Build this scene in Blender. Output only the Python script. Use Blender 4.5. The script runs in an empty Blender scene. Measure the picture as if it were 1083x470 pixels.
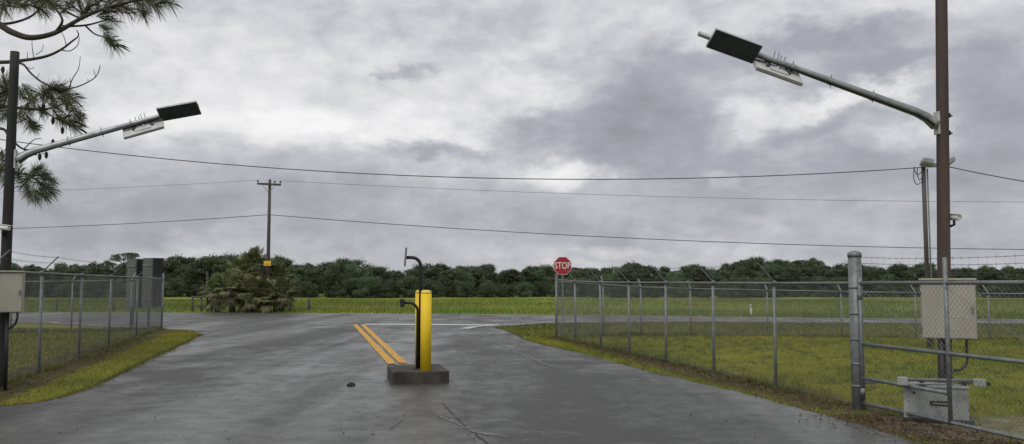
import bpy, math, random
import numpy as np
from mathutils import Vector, Matrix

random.seed(7)
rng = np.random.default_rng(7)
scene = bpy.context.scene
col = scene.collection
R = math.radians

# ------------------------------------------------------------------ camera
W, H, F, PITCH, EYE = 1083.0, 470.0, 900.0, R(4.2), 1.7
cam_d = bpy.data.cameras.new('camera')
cam = bpy.data.objects.new('camera', cam_d); col.objects.link(cam)
cam.location = (0, 0, EYE)
cam.rotation_euler = (R(90) + PITCH, 0, 0)
cam_d.sensor_fit = 'HORIZONTAL'; cam_d.sensor_width = 36.0
cam_d.lens = 36.0 * F / W
cam_d.clip_start = 0.1; cam_d.clip_end = 6000
scene.camera = cam

# ------------------------------------------------------------------ world: overcast sky
SUN_EL, SUN_AZ = R(52), R(205)          # azimuth clockwise from +Y
world = bpy.data.worlds.new('World'); scene.world = world
world.use_nodes = True
wt = world.node_tree; wn = wt.nodes; wl = wt.links
wn.clear()

def wnode(kind, **kw):
    n = wn.new(kind)
    for k, v in kw.items(): setattr(n, k, v)
    return n
def wmath(op, a, b=None, c=None, clamp=False):
    n = wnode('ShaderNodeMath', operation=op); n.use_clamp = clamp
    for i, v in enumerate((a, b, c)):
        if v is None: continue
        if isinstance(v, (int, float)): n.inputs[i].default_value = v
        else: wl.new(v, n.inputs[i])
    return n.outputs[0]
def wnoise(vec, scale, detail, rough=0.55, dist=0.0):
    n = wnode('ShaderNodeTexNoise'); n.inputs['Scale'].default_value = scale
    n.inputs['Detail'].default_value = detail; n.inputs['Roughness'].default_value = rough
    n.inputs['Distortion'].default_value = dist
    wl.new(vec, n.inputs['Vector']); return n
tc = wnode('ShaderNodeTexCoord')
sep = wnode('ShaderNodeSeparateXYZ'); wl.new(tc.outputs['Generated'], sep.inputs[0])
dx, dy, dz = sep.outputs
az = wmath('ARCTAN2', dx, dy)
el = wmath('ARCSINE', dz)
# cloud layer seen in perspective: direction over height
hz = wmath('ADD', wmath('MAXIMUM', dz, 0.0), 0.16)
comb = wnode('ShaderNodeCombineXYZ')
wl.new(wmath('DIVIDE', dx, hz), comb.inputs[0]); wl.new(wmath('DIVIDE', dy, hz), comb.inputs[1])
comb.inputs[2].default_value = 3.7
plane = comb.outputs[0]
# warp of azimuth and elevation so that the cloud banks have ragged edges
wv = wnode('ShaderNodeCombineXYZ')
wl.new(wmath('MULTIPLY', az, 1.0), wv.inputs[0]); wl.new(wmath('MULTIPLY', el, 1.7), wv.inputs[1])
warpn = wnoise(wv.outputs[0], 6.0, 10.0, 0.61)
ws = wnode('ShaderNodeSeparateColor'); wl.new(warpn.outputs['Color'], ws.inputs[0])
azw = wmath('ADD', az, wmath('MULTIPLY', wmath('SUBTRACT', ws.outputs[0], 0.5), 0.30))
elw = wmath('ADD', el, wmath('MULTIPLY', wmath('SUBTRACT', ws.outputs[1], 0.5), 0.14))
fb1 = wnoise(plane, 0.55, 9.0, 0.58, 0.4).outputs['Fac']
fb2 = wnoise(wv.outputs[0], 9.0, 8.0, 0.58, 0.3).outputs['Fac']
fb3 = wnoise(wv.outputs[0], 26.0, 6.0, 0.6, 0.2).outputs['Fac']
dens = wmath('ADD', wmath('MULTIPLY', wmath('SUBTRACT', fb1, 0.5), 0.55),
             wmath('ADD', wmath('MULTIPLY', wmath('SUBTRACT', fb2, 0.5), 0.62),
                   wmath('MULTIPLY', wmath('SUBTRACT', fb3, 0.5), 0.36)))
dens = wmath('ADD', dens, 0.42)
def azel(px, py):
    x = (px - W/2)/F; v = (H/2 - py)/F
    f = math.cos(PITCH) - v*math.sin(PITCH); u = math.sin(PITCH) + v*math.cos(PITCH)
    return math.atan2(x, f), math.atan2(u, math.hypot(x, f))
# cloud banks: picture position is only used to read off azimuth/elevation
BANKS = [  # px, py, half width, half height, amount
    (680, 112, 105, 52, 0.36), (600, 140, 60, 28, 0.16), (458, 158, 66, 9, 0.34), (245, 205, 190, 42, 0.19), (60, 215, 120, 34, 0.14),
    (430, 245, 280, 42, 0.13), (855, 44, 105, 15, 0.32), (915, 74, 72, 14, 0.34), (890, 128, 66, 14, 0.26), (800, 178, 170, 24, 0.24),
    (1060, 140, 78, 76, 0.32), (900, 240, 260, 50, 0.15), (440, 74, 17, 11, 0.32), (650, 225, 110, 36, 0.08), (450, 22, 120, 26, 0.12), (720, 40, 60, 14, 0.12),
    (330, 132, 150, 22, -0.26), (300, 60, 260, 50, -0.10), (600, 186, 34, 18, -0.34), (90, 70, 120, 80, -0.06),
    (790, 118, 46, 20, -0.26), (570, 100, 60, 20, -0.26), (905, 104, 46, 14, -0.28), (640, 258, 36, 7, -0.14), (880, 12, 200, 16, -0.10), (752, 196, 22, 8, -0.2),
    (160, 150, 70, 16, -0.16), (960, 140, 30, 20, -0.18),
]
for (px, py, rx, ry, amt) in BANKS:
    a0, e0 = azel(px, py)
    qa = wmath('DIVIDE', wmath('SUBTRACT', azw, a0), rx/F)
    qe = wmath('DIVIDE', wmath('SUBTRACT', elw, e0), ry/F)
    q = wmath('ADD', wmath('MULTIPLY', qa, qa), wmath('MULTIPLY', qe, qe))
    g = wmath('MULTIPLY', wmath('EXPONENT', wmath('MULTIPLY', wmath('POWER', q, 1.5), -0.7)), amt)
    dens = wmath('ADD', dens, g)
ramp = wnode('ShaderNodeValToRGB'); wl.new(dens, ramp.inputs[0])
rc = ramp.color_ramp
rc.elements[0].position = 0.05; rc.elements[0].color = (0.87, 0.86, 0.86, 1)
rc.elements[1].position = 0.95; rc.elements[1].color = (0.275, 0.285, 0.312, 1)
e = rc.elements.new(0.28); e.color = (0.70, 0.695, 0.705, 1)
e = rc.elements.new(0.50); e.color = (0.495, 0.50, 0.532, 1)
e = rc.elements.new(0.70); e.color = (0.37, 0.378, 0.418, 1)
sky = wnode('ShaderNodeTexSky', sky_type='NISHITA'); sky.sun_disc = False
sky.sun_elevation = SUN_EL; sky.sun_rotation = SUN_AZ
sky.air_density = 1.0; sky.dust_density = 3.0
skys = wnode('ShaderNodeMix', data_type='RGBA', blend_type='MULTIPLY'); skys.inputs['Factor'].default_value = 1
wl.new(sky.outputs[0], skys.inputs['A']); skys.inputs['B'].default_value = (0.1, 0.1, 0.1, 1)
mixs = wnode('ShaderNodeMix', data_type='RGBA'); mixs.inputs['Factor'].default_value = 0.95
wl.new(skys.outputs['Result'], mixs.inputs['A']); wl.new(ramp.outputs[0], mixs.inputs['B'])
bg = wnode('ShaderNodeBackground'); bg.inputs['Strength'].default_value = 1.0
wl.new(mixs.outputs['Result'], bg.inputs['Color'])
wo = wnode('ShaderNodeOutputWorld'); wl.new(bg.outputs[0], wo.inputs[0])

# ------------------------------------------------------------------ sun (veiled)
sl = bpy.data.lights.new('sun', 'SUN'); sl.energy = 1.5; sl.angle = R(40); sl.color = (1.0, 0.97, 0.92)
sun = bpy.data.objects.new('sun', sl); col.objects.link(sun)
sdir = Vector((math.sin(SUN_AZ)*math.cos(SUN_EL), math.cos(SUN_AZ)*math.cos(SUN_EL), math.sin(SUN_EL)))
sun.rotation_euler = sdir.to_track_quat('Z', 'Y').to_euler()
sun.location = (0, -20, 40)
vs = scene.view_settings
vs.view_transform = 'Standard'; vs.look = 'None'; vs.exposure = 0.15; vs.gamma = 1.0

# ------------------------------------------------------------------ helpers
def ray(px, py):
    x = (px - W/2)/F; v = (H/2 - py)/F
    return Vector((x, math.cos(PITCH) - v*math.sin(PITCH), math.sin(PITCH) + v*math.cos(PITCH)))
def G(px, py, z=0.0):
    r = ray(px, py); t = (z - EYE)/r.z
    return Vector((r.x*t, r.y*t, z))
def P(px, py, Y):
    r = ray(px, py); t = Y/r.y
    return Vector((r.x*t, Y, EYE + r.z*t))

def setp(o, label=None, cat=None, group=None, kind=None):
    if label: o['label'] = label
    if cat: o['category'] = cat
    if group: o['group'] = group
    if kind: o['kind'] = kind
    return o
def thing(name, label, cat, loc, group=None):
    o = bpy.data.objects.new(name, None); col.objects.link(o)
    o.location = loc; o.empty_display_size = 0.2
    return setp(o, label, cat, group)

class MB:
    def __init__(s): s.v = []; s.f = []
    def quadbox(s, c, ax, ay, az_):
        """box with centre c and half axes"""
        c = Vector(c); n = len(s.v)
        for k in (-1, 1):
            for j in (-1, 1):
                for i in (-1, 1):
                    s.v.append(c + ax*i + ay*j + az_*k)
        for q in ((0,2,3,1),(4,5,7,6),(0,1,5,4),(2,6,7,3),(0,4,6,2),(1,3,7,5)):
            s.f.append(tuple(n+i for i in q))
        return s
    def box(s, c, size, rz=0.0):
        cz, sz = math.cos(rz), math.sin(rz)
        return s.quadbox(c, Vector((cz, sz, 0))*size[0]/2, Vector((-sz, cz, 0))*size[1]/2, Vector((0, 0, size[2]/2)))
    def tube(s, pts, rad, n=8, cap=True):
        pts = [Vector(p) for p in pts]
        if isinstance(rad, (int, float)): rad = [rad]*len(pts)
        up = None; base = len(s.v)
        for i, p in enumerate(pts):
            d = (pts[min(i+1, len(pts)-1)] - pts[max(i-1, 0)])
            if d.length < 1e-9: d = Vector((0, 0, 1))
            d.normalize()
            if up is None:
                up = Vector((0, 0, 1)) if abs(d.z) < 0.9 else Vector((1, 0, 0))
            a = up - d*up.dot(d)
            if a.length < 1e-6: a = d.orthogonal()
            a.normalize(); up = a; b = d.cross(a)
            for k in range(n):
                t = 2*math.pi*k/n
                s.v.append(p + (a*math.cos(t) + b*math.sin(t))*rad[i])
        for i in range(len(pts)-1):
            for k in range(n):
                k2 = (k+1) % n
                s.f.append((base+i*n+k, base+(i+1)*n+k, base+(i+1)*n+k2, base+i*n+k2)[::-1])
        if cap:
            s.f.append(tuple(base+k for k in range(n))[::-1][::-1])
            s.f.append(tuple(base+(len(pts)-1)*n+k for k in range(n))[::-1])
        return s
    def strip(s, left, right):
        b = len(s.v); n = len(left)
        for l, r in zip(left, right): s.v += [Vector(l), Vector(r)]
        for i in range(n-1): s.f.append((b+2*i, b+2*i+1, b+2*i+3, b+2*i+2))
        return s
    def prism(s, outline, axis):
        """outline: list of points in a plane; extruded by vector axis"""
        b = len(s.v); n = len(outline); axis = Vector(axis)
        s.v += [Vector(p) for p in outline] + [Vector(p) + axis for p in outline]
        s.f.append(tuple(b+i for i in range(n))[::-1]); s.f.append(tuple(b+n+i for i in range(n)))
        for i in range(n):
            j = (i+1) % n
            s.f.append((b+i, b+j, b+n+j, b+n+i))
        return s
    def build(s, name, m, parent=None, smooth=False, bevel=0.0):
        off = Vector((0, 0, 0)); p = parent
        while p is not None:
            off += Vector(p.location); p = p.parent
        me = bpy.data.meshes.new(name)
        me.from_pydata([tuple(v - off) for v in s.v], [], s.f)
        if smooth == 'auto':
            me.polygons.foreach_set('use_smooth', [len(f) == 4 for f in s.f])
        elif smooth:
            me.polygons.foreach_set('use_smooth', [True]*len(s.f))
        me.validate(); me.update()
        import bmesh
        bm = bmesh.new(); bm.from_mesh(me)
        bmesh.ops.recalc_face_normals(bm, faces=bm.faces); bm.to_mesh(me); bm.free()
        o = bpy.data.objects.new(name, me); col.objects.link(o)
        if m is not None: me.materials.append(m)
        if parent is not None: o.parent = parent
        if bevel:
            md = o.modifiers.new('bevel', 'BEVEL'); md.width = bevel; md.segments = 2; md.limit_method = 'ANGLE'
        return o

def copy_tree(o, parent=None, shift=None):
    c = o.copy(); col.objects.link(c); c.parent = parent
    if shift is not None: c.location = Vector(o.location) + Vector(shift)
    for ch in o.children: copy_tree(ch, c)
    return c

# ------------------------------------------------------------------ materials
def mat(name, c1, c2=None, scale=4.0, rough=0.7, metal=0.0, stretch=(1, 1, 1), bump=0.0, bscale=40.0, detail=6.0,
        contrast=(0.35, 0.65), spec=0.5, extra=None):
    m = bpy.data.materials.new(name); m.use_nodes = True
    t = m.node_tree; n = t.nodes; l = t.links
    b = n['Principled BSDF']; b.inputs['Roughness'].default_value = rough; b.inputs['Metallic'].default_value = metal
    b.inputs['Specular IOR Level'].default_value = spec
    tcn = n.new('ShaderNodeTexCoord'); mp = n.new('ShaderNodeMapping'); mp.inputs['Scale'].default_value = stretch
    l.new(tcn.outputs['Object'], mp.inputs[0])
    c2 = c2 or tuple(x*0.7 for x in c1)
    no = n.new('ShaderNodeTexNoise'); no.inputs['Scale'].default_value = scale; no.inputs['Detail'].default_value = detail
    no.inputs['Roughness'].default_value = 0.6
    l.new(mp.outputs[0], no.inputs['Vector'])
    r = n.new('ShaderNodeValToRGB'); l.new(no.outputs['Fac'], r.inputs[0])
    r.color_ramp.elements[0].position = contrast[0]; r.color_ramp.elements[1].position = contrast[1]
    r.color_ramp.elements[0].color = (*c2, 1); r.color_ramp.elements[1].color = (*c1, 1)
    l.new(r.outputs[0], b.inputs['Base Color'])
    if bump:
        bn = n.new('ShaderNodeTexNoise'); bn.inputs['Scale'].default_value = bscale; bn.inputs['Detail'].default_value = 4
        l.new(mp.outputs[0], bn.inputs['Vector'])
        bp = n.new('ShaderNodeBump'); bp.inputs['Strength'].default_value = bump; bp.inputs['Distance'].default_value = 0.02
        l.new(bn.outputs['Fac'], bp.inputs['Height']); l.new(bp.outputs[0], b.inputs['Normal'])
    return m

def foliage(name, attr='tint', rough=0.6, trans=0.25, hue=(1, 1, 1)):
    m = bpy.data.materials.new(name); m.use_nodes = True
    t = m.node_tree; n = t.nodes; l = t.links
    b = n['Principled BSDF']; b.inputs['Roughness'].default_value = rough
    b.inputs['Specular IOR Level'].default_value = 0.3
    a = n.new('ShaderNodeAttribute'); a.attribute_name = attr
    oi = n.new('ShaderNodeObjectInfo')
    hs = n.new('ShaderNodeHueSaturation')
    mr = n.new('ShaderNodeMapRange'); mr.inputs['To Min'].default_value = 0.480; mr.inputs['To Max'].default_value = 0.512
    mr2 = n.new('ShaderNodeMapRange'); mr2.inputs['To Min'].default_value = 0.68; mr2.inputs['To Max'].default_value = 1.35
    l.new(oi.outputs['Random'], mr.inputs['Value']); l.new(oi.outputs['Random'], mr2.inputs['Value'])
    l.new(mr.outputs[0], hs.inputs['Hue']); l.new(mr2.outputs[0], hs.inputs['Value'])
    l.new(a.outputs['Color'], hs.inputs['Color'])
    l.new(hs.outputs[0], b.inputs['Base Color'])
    tr = n.new('ShaderNodeBsdfTranslucent'); l.new(hs.outputs[0], tr.inputs['Color'])
    mx = n.new('ShaderNodeMixShader'); mx.inputs[0].default_value = trans
    l.new(b.outputs[0], mx.inputs[1]); l.new(tr.outputs[0], mx.inputs[2])
    l.new(mx.outputs[0], n['Material Output'].inputs['Surface'])
    return m

M = {}
M['galv'] = mat('galvanised_steel', (0.21, 0.222, 0.224), (0.135, 0.143, 0.146), scale=9, rough=0.55, metal=0.35)
M['wire'] = mat('chain_link_wire', (0.20, 0.21, 0.212), (0.13, 0.138, 0.14), scale=3, rough=0.6, metal=0.3)
M['barb'] = mat('barbed_wire_steel', (0.10, 0.10, 0.10), (0.06, 0.055, 0.05), scale=3, rough=0.7, metal=0.3)
M['polewood'] = mat('creosoted_red_brown_wood', (0.088, 0.062, 0.051), (0.036, 0.026, 0.022), scale=7, rough=0.85,
                    stretch=(1, 1, 0.06), bump=0.6, bscale=18)
M['darkwood'] = mat('dark_green_brown_wood', (0.026, 0.028, 0.024), (0.011, 0.013, 0.011), scale=7, rough=0.85,
                    stretch=(1, 1, 0.06), bump=0.6, bscale=18)
M['greywood'] = mat('weathered_grey_wood', (0.10, 0.09, 0.08), (0.04, 0.036, 0.032), scale=7, rough=0.9,
                    stretch=(1, 1, 0.08), bump=0.5, bscale=18)
M['alu'] = mat('arm_aluminium', (0.36, 0.38, 0.38), (0.22, 0.235, 0.24), scale=5, rough=0.45, metal=0.5, stretch=(1, 1, 1))
M['steeldark'] = mat('dark_steel', (0.020, 0.020, 0.022), (0.010, 0.010, 0.011), scale=8, rough=0.5, metal=0.2)
M['antwhite'] = mat('antenna_white', (0.50, 0.505, 0.50), (0.36, 0.365, 0.36), scale=6, rough=0.5)
M['antface'] = mat('antenna_radome', (0.040, 0.050, 0.048), (0.024, 0.031, 0.030), scale=5, rough=0.6)
M['beige'] = mat('cabinet_beige_paint', (0.36, 0.34, 0.285), (0.27, 0.255, 0.21), scale=4, rough=0.5, stretch=(1, 1, 0.5),
                 contrast=(0.25, 0.6))
M['emboss'] = mat('cabinet_stencil', (0.44, 0.43, 0.375), rough=0.5)
M['greybox'] = mat('weathered_grey_paint', (0.29, 0.305, 0.285), (0.16, 0.165, 0.15), scale=5, rough=0.6, contrast=(0.3, 0.55))
M['black'] = mat('black_plate', (0.012, 0.012, 0.012), rough=0.5)
M['conduit'] = mat('black_conduit', (0.022, 0.022, 0.022), (0.012, 0.012, 0.012), scale=12, rough=0.55)
M['yellow'] = mat('bollard_yellow_sleeve', (0.80, 0.56, 0.010), (0.68, 0.45, 0.008), scale=5, rough=0.62, stretch=(1, 1, 0.3),
                  contrast=(0.3, 0.6))
M['yellowtop'] = mat('faded_yellow_cap', (0.75, 0.58, 0.18), (0.7, 0.46, 0.06), scale=10, rough=0.5)
M['concrete'] = mat('stained_concrete', (0.070, 0.061, 0.050), (0.020, 0.017, 0.013), scale=3.2, rough=0.85, stretch=(1, 1, 0.5),
                    bump=0.5, bscale=60)
M['ypaint'] = mat('yellow_road_paint', (0.55, 0.29, 0.02), (0.36, 0.20, 0.04), scale=14, rough=0.6, contrast=(0.2, 0.5), bump=0.3, bscale=160)
M['wpaint'] = mat('white_road_paint', (0.50, 0.50, 0.49), (0.26, 0.26, 0.255), scale=9, rough=0.6, contrast=(0.3, 0.6), bump=0.3, bscale=160)
M['wworn'] = mat('worn_white_paint', (0.22, 0.22, 0.215), (0.10, 0.10, 0.10), scale=9, rough=0.6, contrast=(0.4, 0.62))
M['crack'] = mat('sealed_crack', (0.014, 0.014, 0.015), (0.008, 0.008, 0.008), scale=30, rough=0.6)
M['clod'] = mat('dark_wet_clod', (0.02, 0.017, 0.014), (0.008, 0.007, 0.006), scale=30, rough=0.6, bump=0.8, bscale=60)
M['red'] = mat('stop_sign_red', (0.36, 0.013, 0.022), (0.27, 0.010, 0.018), scale=2, rough=0.4)
M['swhite'] = mat('sign_white', (0.62, 0.60, 0.60), (0.52, 0.5, 0.5), scale=4, rough=0.4)
M['camwhite'] = mat('camera_white', (0.70, 0.70, 0.69), (0.6, 0.6, 0.6), scale=4, rough=0.4)
M['yellowplate'] = mat('yellow_plate', (0.75, 0.47, 0.02), (0.65, 0.38, 0.02), scale=4, rough=0.5)
M['signback'] = mat('grey_sign_back', (0.12, 0.126, 0.124), (0.09, 0.095, 0.093), scale=3, rough=0.6, metal=0.1)
M['insul'] = mat('brown_porcelain', (0.05, 0.03, 0.025), rough=0.3)
M['cable'] = mat('weathered_cable', (0.085, 0.085, 0.09), rough=0.7)
M['bark'] = mat('pine_bark', (0.075, 0.062, 0.054), (0.028, 0.023, 0.020), scale=9, rough=0.95, bump=0.9, bscale=20, stretch=(1, 1, 0.5))
M['trunk'] = mat('oak_trunk_bark', (0.05, 0.045, 0.038), (0.02, 0.018, 0.015), scale=6, rough=0.95)
M['cone'] = mat('pine_cone_brown', (0.05, 0.032, 0.02), (0.02, 0.013, 0.01), scale=40, rough=0.9, bump=1, bscale=60)
M['needles'] = foliage('pine_needles', trans=0.2)
M['leaves'] = foliage('oak_leaves', trans=0.18)
M['fan'] = foliage('palm_fans', trans=0.2)
M['grass'] = foliage('grass_blades', trans=0.25)
M['litter'] = foliage('leaf_litter_brown', trans=0.0, rough=0.8)

def wear(m, scale, lo, hi):
    t = m.node_tree; n = t.nodes; l = t.links; b = n['Principled BSDF']
    tcn = n.new('ShaderNodeTexCoord'); no = n.new('ShaderNodeTexNoise'); no.inputs['Scale'].default_value = scale
    no.inputs['Detail'].default_value = 8; no.inputs['Roughness'].default_value = 0.72
    l.new(tcn.outputs['Object'], no.inputs['Vector'])
    mr = n.new('ShaderNodeMapRange'); mr.inputs['From Min'].default_value = lo; mr.inputs['From Max'].default_value = hi
    l.new(no.outputs['Fac'], mr.inputs['Value']); l.new(mr.outputs[0], b.inputs['Alpha'])
wear(M['wworn'], 8.0, 0.39, 0.58)
wear(M['ypaint'], 7.0, 0.30, 0.44)
wear(M['wpaint'], 5.0, 0.24, 0.38)
wear(M['crack'], 5.0, 0.36, 0.52)

# ------------------------------------------------------------------ plan measurements (metres; camera at origin, +Y ahead)
AX = Vector((-0.214, 1.0, 0)).normalized()       # direction of the driveway
PX = Vector((AX.y, -AX.x, 0))                    # across it, to the right
drive_left = [G(212, 354), G(200, 361), G(180, 371), G(153, 383), G(128, 396), G(102, 408), G(72, 419), G(41, 426), G(0, 430.5),
              Vector((-8.6, 10.6, 0)), Vector((-12, 8.6, 0)), Vector((-20, 6, 0))]
drive_right = [G(523, 346.5), G(538, 351), G(560, 361), G(598, 370), G(637, 380), G(686, 393), G(744, 407), G(790, 418), G(860, 437),
               G(911, 451), G(968, 468), Vector((4.55, 7.8, 0)), Vector((5.2, 5, 0)), Vector((7, 1, 0)), Vector((12, -4, 0))]
near_edge = [Vector((-90, 43.0, 0)), Vector((-45, 39.8, 0)), G(5, 342.3), G(60, 343.8), G(110, 346.2), G(160, 348.2), G(200, 350), G(212, 354)]
near_edge2 = [G(523, 346.5), G(545, 345.2), G(570, 343.4), G(600, 342.4), G(680, 341.6), G(760, 341.6), G(890, 342.4), G(1083, 343.5),
              Vector((40, 33, 0)), Vector((80, 26, 0))]
far_edge = [Vector((-90, 54.5, 0)), Vector((-45, 52.6, 0)), G(60, 331.0), G(180, 331.2), G(340, 331.8), G(460, 332.6), G(580, 333.6),
            G(680, 334.6), G(760, 335.6), G(890, 337.0), G(1083, 338.2), Vector((40, 39.5, 0)), Vector((80, 33, 0))]

def smooth_poly(pts, sub=4):
    out = []
    for i in range(len(pts)-1):
        p0 = pts[max(i-1, 0)]; p1 = pts[i]; p2 = pts[i+1]; p3 = pts[min(i+2, len(pts)-1)]
        for k in range(sub):
            t = k/sub
            out.append(0.5*((2*p1) + (p2-p0)*t + (2*p0-5*p1+4*p2-p3)*t*t + (3*p1-p0-3*p2+p3)*t**3))
    out.append(pts[-1]); return out
dl = smooth_poly(drive_left); dr = smooth_poly(drive_right)
n1 = smooth_poly(near_edge); n2 = smooth_poly(near_edge2); fe = smooth_poly(far_edge)
asphalt_poly = ([*n1] + dl[1:] + [Vector((-20, -30, 0)), Vector((14, -30, 0))] + dr[::-1] + n2[1:] + fe[::-1])
# fix: ring order is near-left edge -> driveway left -> behind camera -> driveway right (towards road) -> near-right edge -> far edge back
def inpoly(x, y, poly):
    x = np.asarray(x); y = np.asarray(y)
    inside = np.zeros(x.shape, bool); n = len(poly); j = n-1
    for i in range(n):
        xi, yi, xj, yj = poly[i].x, poly[i].y, poly[j].x, poly[j].y
        if yi != yj:
            c = ((yi > y) != (yj > y)) & (x < (xj-xi)*(y-yi)/(yj-yi)+xi)
            inside ^= c
        j = i
    return inside
def segdist(x, y, pts):
    d = np.full(np.shape(x), 1e9)
    for a, b in zip(pts[:-1], pts[1:]):
        vx, vy = b.x-a.x, b.y-a.y; L = vx*vx+vy*vy
        t = np.clip(((x-a.x)*vx+(y-a.y)*vy)/L, 0, 1)
        d = np.minimum(d, np.hypot(x-(a.x+t*vx), y-(a.y+t*vy)))
    return d
def gz(x, y):
    x = np.asarray(x, float); y = np.asarray(y, float)
    t = np.clip((y-58)/150, 0, 1); s = t*t*(3-2*t)
    und = np.clip((y-55)/40, 0, 1)
    return -1.25*s + und*0.12*(np.sin(x*0.09+1.3)*np.cos(y*0.07)+0.5*np.sin(x*0.23+y*0.13))

# fence lines
POST_R = G(908.5, 433)                                             # big gate post
rf = []                                                          # right driveway fence posts (far -> near)
for px in (588, 608.5, 635, 665, 703, 753, 817.5):
    k = (px - W/2)/F
    d = 7.37/(k + 0.214); rf.append(Vector((k*d, d, 0)))
RIGHT_FENCE = rf + [Vector((POST_R.x, POST_R.y, 0))]
REAR_Y = rf[0].y
REAR_RIGHT = [rf[0]] + [Vector(((px-W/2)/F*yy, yy, 0)) for px, yy in ((638, 28.2), (677.5, 28.5), (729.5, 28.6), (810, 28.2), (888, 27.6), (966, 27.0), (1043, 26.4), (1122, 25.8), (1204, 25.2))]
LEFT_FENCE = [G(173, 348), G(147, 355), G(118, 364), G(87, 377), G(46, 391), Vector((-8.66, 13.9, 0)), Vector((-7.9, 10.9, 0))]
LEFT_FENCE[0] = Vector((-13.3, 32.3, 0))
lf0 = LEFT_FENCE[0]; lf1 = Vector((-9.05, 16.3, 0))
def on_left(px):
    k = (px - W/2)/F; b = (lf1.x-lf0.x)/(lf1.y-lf0.y); a = lf0.x - b*lf0.y
    d = a/(k-b); return Vector((k*d, d, 0))
LEFT_FENCE = [on_left(p) for p in (173, 147, 118, 87, 46, -12, -80)]
REAR_LEFT = [LEFT_FENCE[0]] + [Vector(((px-W/2)/F*yy, yy, 0)) for px, yy in ((140, 31.6), (78.5, 30.9), (15, 30.2), (-52, 29.5), (-122, 28.8))]

# ------------------------------------------------------------------ ground
def axis_coords(lo, hi, f0, f1, step):
    a = [lo]; 
    c = np.arange(f0, f1+1e-6, step)
    def far(start, end):
        out = []; s = step; x = start
        while abs(x-start) < abs(end-start):
            s *= 1.22; x = x + (s if end > start else -s)
            out.append(x)
        return out
    return np.array(sorted(far(f0, lo) + list(c) + far(f1, hi)))
xs = axis_coords(-2500, 2500, -26, 26, 0.3); ys = axis_coords(-300, 4000, 6, 58, 0.3)
XX, YY = np.meshgrid(xs, ys); ZZ = gz(XX, YY)
nx, ny = len(xs), len(ys)
verts = np.stack([XX.ravel(), YY.ravel(), ZZ.ravel()], 1)
ii = np.arange(nx*ny).reshape(ny, nx)
quads = np.stack([ii[:-1, :-1], ii[:-1, 1:], ii[1:, 1:], ii[1:, :-1]], -1).reshape(-1, 4)
def mesh_np(name, verts, faces, m, k):
    me = bpy.data.meshes.new(name)
    nv, nf = len(verts), len(faces)
    me.vertices.add(nv); me.vertices.foreach_set('co', verts.astype(np.float32).ravel())
    me.loops.add(nf*k); me.loops.foreach_set('vertex_index', faces.astype(np.int32).ravel())
    me.polygons.add(nf); me.polygons.foreach_set('loop_start', np.arange(0, nf*k, k, dtype=np.int32))
    me.polygons.foreach_set('loop_total', np.full(nf, k, np.int32))
    me.update(calc_edges=True); me.validate()
    if m: me.materials.append(m)
    return me
def add_attr(me, name, data, typ='FLOAT'):
    at = me.attributes.new(name, typ, 'POINT')
    if typ == 'FLOAT': at.data.foreach_set('value', np.asarray(data, np.float32).ravel())
    else: at.data.foreach_set('color', np.asarray(data, np.float32).ravel())

def dirt_fn(x, y):
    """0..1 bare soil beside the fences, 0..1 pale sand by the gate"""
    dR = segdist(x, y, RIGHT_FENCE); dL = segdist(x, y, LEFT_FENCE)
    d = np.clip(1.15 - dR/(0.62 + 0.55*np.clip((23.5-y)/5, 0, 1)), 0, 1)*(y > 9)
    inner = x > np.interp(y, [p.y for p in RIGHT_FENCE[::-1]], [p.x for p in RIGHT_FENCE[::-1]]) + 0.25
    d = np.where(inner, np.clip(d*0.8, 0, 1)*np.clip(1.15 - dR/0.75, 0, 1), d)
    # the soil widens towards the gate post
    d = np.maximum(d, np.clip(1.2 - segdist(x, y, [G(911, 446), G(1000, 462), Vector((5.2, 7.5, 0))])/0.8, 0, 1))
    d = np.maximum(d, np.clip(1.1 - dL/0.95, 0, 1))
    d = np.maximum(d, 0.75*np.clip(1.0 - segdist(x, y, REAR_LEFT)/0.5, 0, 1))
    s = np.clip(1.25 - np.hypot((x-6.1)/1.9, (y-10.2)/1.25), 0, 1)
    s = np.maximum(s, np.clip(1.1 - np.hypot((x-5.1)/0.6, (y-10.9)/0.5), 0, 1)*0.8)
    return d, s
dirt, sand = dirt_fn(verts[:, 0], verts[:, 1])
past = np.clip((verts[:, 1]-47)/4, 0, 1)

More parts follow.
